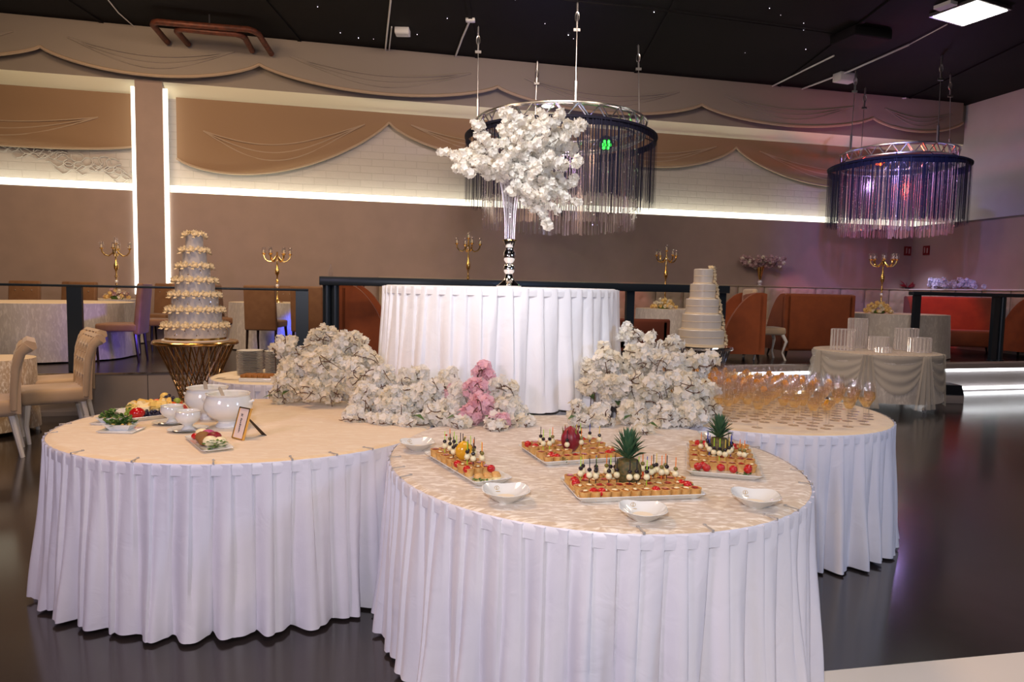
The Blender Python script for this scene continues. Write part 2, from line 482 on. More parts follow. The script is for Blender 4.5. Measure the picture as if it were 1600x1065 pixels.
def tag(o, label, cat, group=None, kind=None):
    o['label'] = label; o['category'] = cat
    if group: o['group'] = group
    if kind: o['kind'] = kind
    return o


def inst(name, me, parent=None, loc=(0, 0, 0), rot=(0, 0, 0), sc=1, label=None):
    o = D.objects.new(name, me); COL.objects.link(o)
    if parent: o.parent = parent
    o.location = loc; o.rotation_euler = rot; o.scale = (sc, sc, sc) if not isinstance(sc, tuple) else sc
    if label: o['label'] = label
    return o


KIDS = {}


def dup(root, loc, rz=0, label=None, group=None, sc=None):
    if root.name not in KIDS:
        KIDS[root.name] = [(c, list(c.children)) for c in root.children]
    r = root.copy(); COL.objects.link(r); r.location = loc; r.rotation_euler = (0, 0, rz)
    if sc: r.scale = (sc,)*3
    if label: r['label'] = label
    if group: r['group'] = group
    for c, gs in KIDS[root.name]:
        d = c.copy(); COL.objects.link(d); d.parent = r
        for g in gs:
            e = g.copy(); COL.objects.link(e); e.parent = d
    return r


def struct(o): o['kind'] = 'structure'; return o


# =================================================================== SETTING
CZ = 5.84; LZ = 3.10; UL, UR = -12.5, 10.35; UP_R = 9.16
# floor
MB().box(-14, 16, -4, 18, -.1, 0).build('floor', 'floor', smooth=False); struct(D.objects['floor'])
# cream runner at lower right
a, b_ = G(1270, 1052, 0), G(1600, 1020, 0); dd = (b_-a).normalized(); nn = Vector((dd.y, -dd.x, 0))
mb = MB(); q = [a-dd*.6, a+dd*5, a+dd*5+nn*1.3, a-dd*.6+nn*1.3]
mb.prism([(p.x, p.y) for p in q], lambda x, y: (x, y, .0), lambda x, y: (x, y, .006))
tag(mb.build('carpet_runner', 'runner', smooth=False), 'cream matt runner lying across the dark floor at the lower right corner', 'carpet')
# ceiling with seams
mb = MB(); mb.box(-14, 16, -4, 18, CZ, CZ+.1)
for k in range(7):
    x = -7+k*3.1; mb.box(x, x+.06, 2, 17, CZ-.025, CZ)
struct(mb.build('ceiling', 'ceiling', smooth=False))
# walls outside the frame
struct(MB().box(-13.2, -13, -4, 14, 0, CZ).build('wall_left', 'wall_up', smooth=False))
struct(MB().box(-14, 16, -4.2, -4, 0, CZ).build('wall_rear', 'wall_up', smooth=False))
# back wall
wb = thing('wall_back', '', '')
for k in ('label', 'category'): del wb[k]
wb['kind'] = 'structure'
fr = lambda u, o, z: WF(u, o, z)


def wbox(u0, u1, o0, o1, z0, z1, mb=None):
    mb = mb or MB(); return mb.box(u0, u1, -o1, -o0, z0, z1, fr=lambda u, y, z: WF(u, -y, z))


wbox(UL, UP_R, -.3, 0, 0, LZ).build('lower_panel', 'wall_low', wb, False)
wbox(UP_R, UR, -.3, 0, 0, LZ).build('corner_panel', 'wall_low', wb, False)
wbox(UL, UR, -.5, 0, 4.98, CZ).build('upper_band', 'wall_up', wb, False)
# cove slope
mb = MB(); P = [WF(u, o, z) for u in (UL, UR) for o, z in ((0.0, 4.98), (-.28, 4.74), (-.4, 4.98))]
mb.add(P, [(0, 1, 4, 3), (1, 2, 5, 4), (0, 3, 5, 2)]); mb.build('cove_slope', 'cove', wb, False)
# brick with uv in metres
mb = MB(); mb.add([WF(UL, -.25, LZ-.1), WF(UR, -.25, LZ-.1), WF(UR, -.25, 4.8), WF(UL, -.25, 4.8)], [(0, 1, 2, 3)])
o = mb.build('brick_face', 'brick', wb, False); uv = o.data.uv_layers.new(name='uv')
for i, (u, v) in enumerate(((UL, 0), (UR, 0), (UR, 1.7), (UL, 1.7))): uv.data[i].uv = (u, v)
# pillar
pu0, _ = PW(215, 300); pu1, _ = PW(257.5, 300)
struct(wbox(pu0, pu1, -.26, .05, 0, 4.98).build('pillar_1', 'wall_low', smooth=False))
# ledge led strips (per bay)
for (u0, u1, nm) in ((UL, pu0-.03, 1), (pu1+.09, UR-.02, 2)):
    t = wbox(u0, u1, -.24, -.02, LZ, LZ+.035).build('led_strip', 'led', smooth=False)
    t2 = wbox(u0, u1, -.012, .004, LZ, LZ+.12).build('led_diffuser', 'led', smooth=False); t2.parent = t
    tag(t, 'glowing white LED strip on the wall ledge '+('left of the pillar' if nm == 1 else 'right of the pillar, running to the corner'), 'light strip')
for (u0, u1, nm) in ((pu0-.065, pu0-.01, 'left'), (pu1+.01, pu1+.075, 'right')):
    t = wbox(u0, u1, .0, .04, 1.3, 4.86).build('led_tube', 'led_pillar', smooth=False)
    tag(t, 'vertical white LED line up the %s side of the wall pillar' % nm, 'light strip')
# plaster ornament on the left bay
mb = MB()
for k in range(16):
    u, z = PW(6+k*13, 222+k*3.2+R_.uniform(-10, 10), -.24)
    pts = []
    for j in range(9):
        a = R_.random()*.2+j*.62+k; pts.append(WF(u+.13*math.cos(a)*(1-j*.07), -.235, z+.10*math.sin(a)*(1-j*.05)))
    mb.tube(pts, .014, 5)
    pts = [WF(u-.25+.5*j/8, -.235, z-.12+.05*math.sin(j*1.3+k)) for j in range(9)]; mb.tube(pts, .012, 5)
tag(mb.build('plaster_ornament', 'brick'), 'white scrolling plaster relief on the brick left of the pillar', 'ornament')


# swags: upper (hung from the ceiling) and lower (in the recess)
def sheet(name, pts_u, ztop, zfun, off, material, label, hem=.03, ripple=.05):
    u0, u1 = pts_u
    n = max(24, int((u1-u0)*14))
    def f(a, b):
        u = u0+(u1-u0)*a; zb = zfun(a); z = ztop+(zb-ztop)*b
        r = ripple*math.sin(PI*a)*(math.sin(b*9+1.5*math.sin(PI*a))*.5+.5)*b
        return WF(u, off+r, z)
    t = MB().grid(f, n, 14).build(name, material)
    mb = MB(); mb.tube([WF(u0+(u1-u0)*k/(n-1), off+ripple*math.sin(PI*k/(n-1))*.8+.01, zfun(k/(n-1))) for k in range(n)], hem, 6)
    h = mb.build('hem', 'swag_lit_edge', t)
    # gathered folds; on the tan swags a paler colour paints their highlights
    mb = MB()
    for j in range(3):
        q = .25+.2*j
        mb.tube([WF(u0+(u1-u0)*(.12+.76*k/(n-1)), off+.03*math.sin(PI*k/(n-1))+.012, ztop+(zfun(.12+.76*k/(n-1))-ztop)*(.45+q*.6*math.sin(PI*k/(n-1)))) for k in range(n)], .012, 5)
    mb.build('fold', 'swag_lit_edge' if material == 'swag_low' else material, t)
    return t, label


up_px = [(-300, 50), (62, 72), (405, 100), (778, 135), (1097, 163), (1365, 184), (1505, 192)]
sagz = [.26, .34, .33, .33, .30, .24]
for k in range(6):
    (ua, za), (ub, zb) = PW(*up_px[k], .2), PW(*up_px[k+1], .2)
    sg = sagz[k]
    t, l = sheet('ceiling_swag', (ua, ub), CZ-.01, lambda a, za=za, zb=zb, sg=sg: za+(zb-za)*a-sg*(1-(2*a-1)**2)**.8, .18, 'swag_up', '', .028)
    where = ['at the left edge of the photo', 'above the LED pillar', 'right of the rust-red pipes', 'left of and behind the large chandelier', 'between the two chandeliers', 'last one before the right wall'][k]
    tag(t, 'blush fabric swag under the ceiling, '+where, 'drape', 'fabric swags along the top of the back wall')
    # pleat column at joint
low = [((-30, 0), None)]
bays = [(PW(-260, 190, -.15), PW(206, 229, -.15), .16, 'in the left bay beside the pillar', True),
        (PW(276, 247, -.15), PW(608, 191, -.15), .40, 'right of the pillar, over the brick', True),
        (PW(608, 191, -.15), PW(880, 210, -.15), .52, 'behind the tall flower vase', False),
        (PW(880, 210, -.15), PW(1151, 230, -.15), .52, 'behind the large chandelier', False),
        (PW(1151, 230, -.15), PW(1440, 262, -.15), .62, 'behind the smaller chandelier', False)]
for (A, B, sg, where, corner) in bays:
    (ua, za), (ub, zb) = A, B
    t, l = sheet('recess_swag', (ua, ub), 4.78, lambda a, za=za, zb=zb, sg=sg: za+(zb-za)*(a**1.6 if zb > za+.2 else a)-sg*(1-(2*a-1)**2)**.8, -.17, 'swag_low', '', .022, .07)
    tag(t, 'tan fabric swag in the lit brick recess '+where, 'drape', 'tan fabric swags over the brick')

# right wall: upper plane set back, lower partition nearer
def rbx(d0, d1, u0, u1, z0, z1): return MB().box(u0, u1, -d1, -d0, z0, z1, fr=lambda u, y, z: WF(u, -y, z))


wr = rbx(-.5, 12, UR, UR+.2, 0, CZ).build('wall_right', 'wall_right', smooth=False); struct(wr)
struct(rbx(0, 12, UP_R, UP_R+.2, 0, LZ).build('wall_right_lower', 'wall_low', smooth=False))
struct(rbx(0, 12, UP_R, UR, LZ-.04, LZ).build('trim_1', 'wall_up', smooth=False))

# platform
fr0, fr1 = PF(-260), PF(1900)
A0 = PP(fr0, 0, 0); A1 = PP(fr1, 0, 0)
B0 = WF(UL, 0, 0); B1 = WF(UP_R, 0, 0); C1 = WF(UP_R, 4.6, 0)
pl = thing('platform', '', '')
for k in ('label', 'category'): del pl[k]
pl['kind'] = 'structure'
out = [(A0.x, A0.y), (A1.x, A1.y), (B1.x+3, B1.y-.7), (B1.x, B1.y), (B0.x, B0.y)]
MB().prism(out, lambda x, y: (x, y, .0), lambda x, y: (x, y, PZ-.015)).build('body', 'riser', pl, False)


def pbox(s0, s1, o0, o1, z0, z1): return MB().box(s0, s1, -o1, -o0, z0, z1, fr=lambda u, y, z: PP(u, -y, z))


MB().prism(out, lambda x, y: (x, y, PZ-.015), lambda x, y: (x, y, PZ)).build('deck', 'deck', pl, False)
pbox(fr0, fr1, 0, .012, PZ-.022, PZ).build('edge_trim', 'chrome', pl, False)
for k in range(9):
    s = PF(-100+k*110); pbox(s, s+.006, -.001, .003, .05, PZ-.03).build('panel_joint', 'black', pl, False)
pbox(fr0, PF(960), 0, .02, 0, .05).build('baseboard', 'riser', pl, False)
sL = PF(985)
pbox(sL, fr1, 0, .10, PZ-.10, PZ-.022).build('lip', 'riser', pl, False)
for (z0, z1, nm, o1) in ((PZ-.155, PZ-.115, 'upper LED line under the platform lip', .05), (.025, .07, 'lower LED line along the foot of the platform', .05)):
    tag(pbox(sL, fr1, .0, o1, z0, z1).build('step_light', 'led_step', smooth=False), 'white '+nm+', right side', 'light strip')

# railings
def rail(s0, s1, z, h, dpt, posts, label, pw=.09):
    t = thing('railing', label, 'railing', PP(s0, -.15, PZ), PYAW)
    L = s1-s0
    MB().rbox(0, L, -dpt/2, dpt/2, z-h-PZ, z-PZ, min(.008, h/3), 2).build('top_rail', 'post', t)
    for p, rnd in posts:
        x = p-s0
        if rnd: MB().lathe([(.05, .0), (.05, z-h-PZ)], 16, (x, 0, 0)).build('post', 'post', t)
        else: MB().box(x-pw/2, x+pw/2, -.03, .03, 0, z-h-PZ).build('post', 'post', t, False)
        MB().lathe([(.08, 0), (.08, .012)], 12, (x, 0, 0)).build('base_plate', 'post', t)
    return t


rail(PF(-250), PF(482), 1.47, .028, .06, [(PF(-160), 0), (PF(113), 0), (PF(472), 0)], 'thin black railing on the platform edge at the left, in front of the brown chairs', .15)
rail(PF(499), PF(1140), 1.63, .11, .16, [(PF(511), 1), (PF(524), 1), (PF(988), 0), (PF(1132), 0)], 'thick black bar-topped railing behind the tall draped tier', .12)
rail(PF(1428), PF(1800), 1.61, .06, .10, [(PF(1438), 0), (PF(1562), 0), (PF(1573), 1)], 'black railing at the right in front of the red sofa', .12)

# =================================================================== BUFFET TABLES
TZ = .755


def ell(cx, cy, a, b, th):
    c, s = math.cos(th), math.sin(th)
    def f(t, off=0):
        x, y = a*math.cos(t), b*math.sin(t); nx, ny = math.cos(t)/a, math.sin(t)/b; l = math.hypot(nx, ny)
        x += off*nx/l; y += off*ny/l
        return (cx+c*x-s*y, cy+s*x+c*y)
    return f


def skirt(name, E_, zt, zb, npl, mt, flare=.05, amp=.035, knife=.022, seed=0, band=.05, rows=18, sub=12, parent=None):
    rg = random.Random(seed)
    n = npl*sub
    hi = [rg.uniform(.25, 1.0) for _ in range(npl+2)]; ph = [rg.uniform(-.25, .25) for _ in range(npl+2)]
    lean = [rg.uniform(-1, 1) for _ in range(npl+2)]
    zz = [rg.uniform(-.006, .006) for _ in range(npl+2)]
    def f(a, t):
        s = a*npl; k = int(s) % npl; fq = s-int(s)
        nx = (k+1) % npl
        w0 = hi[k]*(1-fq)+hi[nx]*fq
        kn = fq if fq < .90 else (1-fq)/.10*.90
        # folds merge by pairs towards the hem
        p2 = (s/2) % 1; wave = (.5-.5*math.cos(2*PI*(p2+.10*math.sin(2*PI*a*5)+ph[k]*.0)))
        p1 = .5-.5*math.cos(2*PI*fq)
        big = .75*wave+.25*p1
        tt = t**1.15
        off = .004+knife*kn*(1-.35*t)+tt*(flare+amp*2*w0*(big-.35))+.006*tt*math.sin(7*t+lean[k]*3)
        da = (lean[k]*(1-fq)+lean[nx]*fq)*.25/npl*tt
        x, y = E_(2*PI*(a+da), off)
        z = zt+(zb-zt)*t+(zz[k] if t > .99 else 0)
        return (x, y, z)
    mb = MB().grid(lambda a, b: f(a, b), n, rows, cu=True)
    return mb


def buffet(nm, E_, top_mt, skirt_mt, npl, seed, label, zt=TZ, zb=.018, flare=.028, amp=.070, nfold=0, tl=None):
    cx = E_(0)[0]*.5+E_(PI)[0]*.5; cy = E_(0)[1]*.5+E_(PI)[1]*.5
    t = thing('buffet_table', 'round buffet table under '+label, 'table', (cx, cy, zb-.018))
    L = lambda f, off: [(f(2*PI*k/48, off)[0]-cx, f(2*PI*k/48, off)[1]-cy) for k in range(48)]
    o = L(E_, -.006); h0 = zb-.018
    MB().prism(o, lambda x, y: (x, y, zt-h0-.03), lambda x, y: (x, y, zt-h0-.006)).build('tabletop', 'dark_wood', t, False)
    for k in range(4):
        a = PI/4+k*PI/2; MB().lathe([(.018, .0), (.018, zt-h0-.03)], 8, (math.cos(a)*.5, math.sin(a)*.5, 0)).build('leg', 'steel', t)
    sk = skirt('table_skirt', E_, zt-.002, zb, npl, skirt_mt, flare, amp, seed=seed).build('table_skirt', skirt_mt)
    tag(sk, 'pleated white satin skirt hanging around '+label, 'table skirt')
    mb = MB(); n = 160
    mb.grid(lambda a, b: (*E_(2*PI*a, .014+(.002 if b > .1 else -.004)+.002*math.sin(a*npl*2*PI)), zt+.001-.050*b), n, 5, cu=True)
    mb.build('gathered_band', skirt_mt, sk)
    # cloth on top: gently uneven disc with a rolled edge
    mb = MB(); rg = random.Random(seed+5)
    def top(a, b):
        r = b
        x0, y0 = E_(2*PI*a, 0); x, y = cx+(x0-cx)*r, cy+(y0-cy)*r
        if b > .985: x, y = E_(2*PI*a, .010)
        z = zt+.006 if b < .985 else zt-.004
        return (x, y, z)
    nu, bs = 96, [0, .25, .5, .75, .9, .97, .984, 1.0]
    vs = [top(i/nu, b) for b in bs for i in range(nu)]
    fs = [(j*nu+i, j*nu+(i+1) % nu, (j+1)*nu+(i+1) % nu, (j+1)*nu+i) for j in range(len(bs)-1) for i in range(nu)]
    mb.add(vs, fs)
    c = mb.build('tablecloth', top_mt)
    tag(c, tl or ('crushed velvet cloth laid on top of '+label), 'tablecloth')
    return t


EL = ell(-1.401, 3.657, .839, .956, -1.582)
EF = ell(.359, 3.10, 1.01, .885, 1.851)
ER = ell(1.553, 4.599, .838, .955, 3.533)
EB = ell(-.08, 5.03, .80, .80, 0)
ET = ell(-.085, 4.90, .815, .815, 0)
buffet('l', EL, 'velvet_smooth', 'skirt', 74, 1, 'the left buffet table with the tureens', tl='smooth golden cream velvet cloth on the left buffet table with the tureens')
buffet('f', EF, 'velvet', 'skirt', 76, 2, 'the nearest buffet table with the canape platters')
buffet('r', ER, 'velvet_smooth', 'skirt', 74, 3, 'the right buffet table full of wine glasses')
buffet('b', EB, 'velvet', 'skirt', 60, 4, 'the rear buffet table below the tall tier')
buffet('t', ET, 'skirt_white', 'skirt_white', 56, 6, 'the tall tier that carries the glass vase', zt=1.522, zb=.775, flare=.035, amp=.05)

# skirt clips round the rims
clip_me = MB().box(-.002, .050, -.003, .003, .0, .003).box(-.004, 0, -.004, .004, -.006, .003).box(.044, .052, -.005, .005, 0, .005).mesh('clip', 'clip', False)
first = True
for (E_, ts, cnm) in ((EF, [(1105, 826), (1198, 808), (1235, 796), (1262, 757), (1255, 738), (1196, 700), (1000, 826), (640, 746), (628, 732), (622, 716)], 'metal skirt clip gripping the rim of the nearest buffet table'),
                      (EL, [(93, 664), (82, 678), (135, 652), (130, 706), (225, 716), (340, 720), (455, 716), (520, 708), (566, 698)], 'metal skirt clip gripping the rim of the left buffet table')):
    cx = E_(0)[0]*.5+E_(PI)[0]*.5; cy = E_(0)[1]*.5+E_(PI)[1]*.5
    for (x, y) in ts:
        p = G(x, y, TZ)
        best = min(range(720), key=lambda k: (E_(2*PI*k/720)[0]-p.x)**2+(E_(2*PI*k/720)[1]-p.y)**2)
        e = E_(2*PI*best/720, .013)
        o = inst('skirt_clip', clip_me, None, (e[0], e[1], TZ+.0065), (0, 0, math.atan2(cy-e[1], cx-e[0])+R_.uniform(-.3, .3)))
        tag(o, cnm, 'clip', cnm.replace('metal skirt clip gripping', 'clips on'))

# =================================================================== FLOWERS
def blossom_mesh(name, mt, n=9, r=.034, seed=0):
    """a cherry-like cluster: n small five-petalled florets facing outwards"""
    rg = random.Random(seed); mb = MB()
    for k in range(n):
        zz = 1-2*(k+.5)/n; a = k*2.4+rg.uniform(-.4, .4); rr = math.sqrt(1-zz*zz)
        d = Vector((rr*math.cos(a), rr*math.sin(a), zz)); u = d.orthogonal().normalized(); v = d.cross(u)
        c = d*r*rg.uniform(.35, .75); s = r*rg.uniform(.50, .70); a0 = rg.uniform(0, 6)
        for j in range(5):
            b = a0+2*PI*j/5; e = u*math.cos(b)+v*math.sin(b); f = -u*math.sin(b)+v*math.cos(b); up = rg.uniform(.15, .55)
            mb.add([c, c+e*s*.62+f*s*.46+d*s*up*.8, c+e*s*(1.0+.15*rg.random())+d*s*up*rg.uniform(.7, 1.3), c+e*s*.62-f*s*.46+d*s*up*.8], [(0, 1, 2), (0, 2, 3)])
    return mb.mesh(name, mt, False)


BL = {}
def petal_mat(name, c):
    mt, nt, b = new(name); b.inputs['Base Color'].default_value = (*c, 1); b.inputs['Roughness'].default_value = .75
    tr = nt.nodes.new('ShaderNodeBsdfTranslucent'); tr.inputs[0].default_value = (*c, 1)
    mx = nt.nodes.new('ShaderNodeMixShader'); mx.inputs[0].default_value = .35
    nt.links.new(b.outputs[0], mx.inputs[1]); nt.links.new(tr.outputs[0], mx.inputs[2]); nt.links.new(mx.outputs[0], nt.nodes['Material Output'].inputs[0])
    return mt


for k_, n_, c_ in (('petal', 'white_petal', (.93, .91, .86)), ('petal2', 'ivory_petal', (.90, .85, .72)), ('petal_pink', 'pink_petal', (.93, .62, .70)), ('petal_dusty', 'dusty_pink_petal', (.60, .42, .44)), ('petal_blue', 'pale_petal', (.80, .80, .96)), ('petal_yellow', 'yellow_petal', (.90, .70, .32))):
    M[k_] = petal_mat(n_, c_)
for key, mt in (('w', 'petal'), ('i', 'petal2'), ('p', 'petal_pink'), ('d', 'petal_dusty'), ('b', 'petal_blue'), ('y', 'petal_yellow')):
    BL[key] = [blossom_mesh('blossom_'+key, mt, seed=k) for k in range(3)]


def filler(t, items, label=None):
    by = {}
    for key, p, rot, sc in items: by.setdefault(key, []).append((p, rot, sc))
    for key, L in by.items():
        mb = MB()
        for p, rot, sc in L:
            me = BL[key][int(abs(rot[0])*7) % 3]; mx = Matrix.Rotation(rot[0], 3, 'X') @ Matrix.Rotation(rot[2], 3, 'Z')
            mb.add([(mx @ v.co)*sc+p for v in me.vertices], [tuple(q.vertices) for q in me.polygons])
        o = mb.build('blossom_mass', BL[key][0].materials[0], t, False); o['kind'] = 'stuff'


def sprays(name, label, cat, origin, tips, n_per, kinds, rb=1.0, droop=.25, jit=.03, group=None, twig=.003, rg=None, extra=None, base=.25):
    """branches from origin to the tips; blossoms strung along them"""
    rg = rg or random.Random(len(label))
    t = thing(name, label, cat, origin, 0, group)
    o = Vector(origin); cnt = 0; rest = []; tips = list(tips); rg.shuffle(tips)
    for tp in tips:
        kind = kinds
        if len(tp) == 2 and isinstance(tp[1], str): kind = tp[1]; tp = tp[0]
        tp = Vector(tp)-o; L = tp.length
        mid = tp*.5+Vector((rg.uniform(-1, 1)*L*.10, rg.uniform(-1, 1)*L*.10, L*droop))
        pts = []
        for j in range(9):
            s = j/8; pts.append(mid*(2*s*(1-s))+tp*(s*s))
        MB().tube(pts, [twig*(1-.06*j) for j in range(9)], 5).build('branch', 'twig', t)
        n = max(3, int(n_per*L/.3))
        for j in range(n):
            s = base+(1-base)*(j+.6)/n; p = mid*(2*s*(1-s))+tp*(s*s)
            q = p+Vector((rg.uniform(-1, 1), rg.uniform(-1, 1), rg.uniform(-1, 1)))*jit
            ky = rg.choice(kind); sc_ = rb*rg.uniform(.85, 1.3)
            if cnt < 300: inst('blossom', rg.choice(BL[ky]), t, q, (rg.uniform(0, 6), rg.uniform(0, 6), rg.uniform(0, 6)), sc_); cnt += 1
            else: rest.append((ky, q, (rg.uniform(0, 6), 0, rg.uniform(0, 6)), sc_))
    if rest: filler(t, rest)
    if extra: extra(t)
    return t


# tall vase on the tier
vb = G(795, 449, 1.530); vb = Vector((W(795, 449, 4.83).x, 4.80, 1.529))
v = thing('flower_vase', 'tall flared glass vase on a polished metal baluster foot, standing on the white draped tier', 'vase', vb)
pf = [(.085, 0), (.088, .008), (.075, .016), (.045, .04), (.030, .065), (.024, .09), (.036, .105), (.042, .13), (.034, .152), (.022, .165), (.038, .185), (.046, .21), (.040, .24), (.030, .262), (.034, .275), (.050, .325), (.050, .330), (.02, .328)]
MB().lathe(pf, 28).build('foot', 'chrome', v)
MB().lathe([(.052, .32), (.05, .326), (.034, .29), (.034, .285)], 24).build('collar', 'gold', v)
pg = [(.032, .31), (.034, .40), (.038, .50), (.052, .62), (.066, .70), (.072, .74), (.069, .74), (.048, .62), (.033, .50), (.029, .40), (.027, .32)]
MB().lathe(pg, 24).build('glass_trumpet', 'vase_glass', v)
ribs = MB()
for k in range(14):
    a = 2*PI*k/14; ribs.tube([(r_*1.03*math.cos(a), r_*1.03*math.sin(a), z_) for r_, z_ in pg[:6]], .0022, 5)
ribs.build('cut_ribs', 'crystal', v)
mb = MB()
for k in range(5): mb.tube([(.006*math.cos(k*1.3), .006*math.sin(k*1.3), .33), (.03*math.cos(k*1.3), .03*math.sin(k*1.3), .74)], .003, 5)
top = vb+Vector((0, 0, .76))
YV = 4.80
tipspx = [(693, 244, .05), (742, 192, 0), (784, 172, .05), (806, 182, -.08), (832, 180, .06), (852, 180, 0), (874, 178, -.05), (894, 190, .05), (914, 196, -.03), (898, 232, .1), (898, 256, -.1), (903, 288, 0),
          (900, 322, -.05), (862, 352, -.08), (834, 330, 0), (802, 298, -.12), (732, 230, .08), (742, 250, -.12), (762, 220, -.12), (812, 212, -.16), (850, 214, -.18), (868, 250, -.18), (845, 262, -.2), (780, 250, -.18),
          (872, 292, -.16), (850, 306, -.18), (800, 232, .15), (846, 232, .16), (880, 215, .1), (760, 268, -.05), (720, 262, -.05), (885, 300, .05), (866, 322, -.1)]
tips = [W(x, y, YV+d) for x, y, d in tipspx]
ft = sprays('flower_spray', 'large white blossom spray bursting from the tall glass vase', 'flowers', top-Vector((0, 0, .02)), tips, 10.5, 'www', .98, .16, .034, rg=random.Random(3), base=.22)
o = mb.build('stem_bundle', 'twig'); o.parent = ft; o.location = Vector((0, 0, -.74))
inst('blossom', BL['w'][0], ft, W(797, 322, 4.80)-ft.location, (0, 0, 0), .7)


def mound(name, label, px_list, kinds, origin_px, n, seed, per=5.0, oY=None, cap=300, sc=1.08):
    """px_list: (x, y, Y, rx_px) blobs; blossoms on the blobs' shells plus arching twigs"""
    rg = random.Random(seed)
    og = G(origin_px[0], origin_px[1], TZ+.012); t = thing(name, label, 'flowers', og)
    tot = sum(b[3]**2 for b in px_list); cnt = 0; rest = []
    cs = []
    for b in px_list:
        x, y, Y, r = b[:4]; kd = b[4] if len(b) > 4 else kinds
        c = W(x, y, Y); rr = r/F_*Y; cs.append((c, rr))
        k = int(n*r*r/tot)
        for j in range(k):
            if cnt >= cap: break
            d = Vector((rg.gauss(0, 1), rg.gauss(0, 1), rg.gauss(0, 1))).normalized()
            if d.y > .35: d.y *= -1
            q = c+d*rr*rg.uniform(.62, 1.0)
            q.z = max(q.z, TZ+.03)
            inst('blossom', rg.choice(BL[rg.choice(kd)]), t, q-og, (rg.uniform(0, 6), rg.uniform(0, 6), rg.uniform(0, 6)), sc*.98*rg.uniform(.8, 1.2)); cnt += 1
            d2 = Vector((rg.gauss(0, 1), -abs(rg.gauss(0, .8)), rg.gauss(.3, 1))).normalized(); q2 = c+d2*rr*rg.uniform(.7, .98); q2.z = max(q2.z, TZ+.03)
            rest.append((rg.choice(kd), q2-og, (rg.uniform(0, 6), 0, rg.uniform(0, 6)), sc*.85*rg.uniform(.8, 1.15)))
    filler(t, rest)
    for (c, rr) in cs:      # twigs arching over the front of each blob
        for j in range(4):
            a = rg.uniform(-1.2, 1.2); b0 = rg.uniform(-.5, .9)
            p0 = c+Vector((math.sin(a)*rr*.75, -rr*math.cos(a)*.98-.012, rr*b0*.8)); pts = []
            ln = rr*rg.uniform(.5, 1.5); dr = rg.uniform(0, 2*PI); cv = rg.uniform(-.5, .5)
            for q in range(7):
                s = q/6; an = dr+cv*(s-.5)*2.4
                pts.append(p0-og+Vector((ln*.7*math.cos(an)*s, -rr*.30*math.sin(PI*s), ln*.7*math.sin(an)*s-.02*s*s)))
            for q in pts: q.z = max(q.z, .008)
            MB().tube(pts, [.0030*(1-.07*q) for q in range(7)], 4).tube([pts[3], pts[3]+Vector((rg.uniform(-.02, .02), -.004, rg.uniform(-.02, .02)))], .0022, 4).build('twig', 'twig', t)
        if c.z < TZ+.12: continue
        q = [Vector((c.x-og.x, c.y-og.y+.02, .0)), Vector((c.x-og.x, c.y-og.y, (c.z-og.z)))]
        MB().tube(q, .003, 4).build('branch', 'twig', t)
    if True:                # low foliage core
        mb = MB()
        for j in range(14):
            a = rg.uniform(0, 6.28); l = rg.uniform(.08, .16); cc = rg.choice(cs)[0]-og; cc.z = max(cc.z*.5, .03)
            mb.add([cc, cc+Vector((math.cos(a)*l*.5-math.sin(a)*.02, math.sin(a)*l*.5+math.cos(a)*.02, .03)), cc+Vector((math.cos(a)*l, math.sin(a)*l, .01)), cc+Vector((math.cos(a)*l*.5+math.sin(a)*.02, math.sin(a)*l*.5-math.cos(a)*.02, .03))], [(0, 1, 2, 3)])
        mb.build('foliage', 'leaf', t)['kind'] = 'stuff'
    return t


mound('flower_garland', 'ivory blossom mound at the left, behind the left table beside the tall white tier',
      [(455, 548, 4.45, 20), (470, 578, 4.4, 30), (455, 600, 4.32, 24), (500, 535, 4.5, 20), (512, 522, 4.5, 12), (535, 545, 4.5, 26), (560, 535, 4.5, 18), (575, 560, 4.45, 20), (510, 575, 4.3, 34), (545, 590, 4.3, 30), (440, 616, 4.3, 14), (490, 608, 4.2, 20), (440, 538, 4.5, 9), (430, 546, 4.5, 7), (563, 600, 4.25, 24), (520, 612, 4.2, 16)],
      'iiw', (510, 622), 300, 21)
mound('flower_garland', 'long white blossom mound with a pink spray, in front of the tall white tier',
      [(600, 590, 3.98, 22), (640, 597, 4.0, 20), (580, 625, 3.9, 26), (620, 635, 3.85, 34), (665, 625, 3.9, 32), (560, 655, 3.8, 20), (600, 668, 3.75, 22), (640, 672, 3.72, 22), (700, 595, 4.0, 17, 'wwi'), (690, 650, 3.78, 26), (718, 620, 3.92, 24, 'wwp'), (745, 615, 3.9, 20, 'wp'), (757, 582, 3.95, 13, 'p'), (740, 606, 3.86, 13, 'p'), (752, 635, 3.78, 20, 'p'), (733, 652, 3.75, 14, 'p'), (777, 660, 3.68, 15, 'pw'), (785, 610, 3.9, 20), (795, 645, 3.8, 24), (720, 668, 3.68, 15), (775, 680, 3.62, 12), (818, 660, 3.75, 13), (548, 664, 3.8, 9), (655, 585, 4.02, 10)],
      'wwwi', (670, 676), 300, 22, sc=1.12)
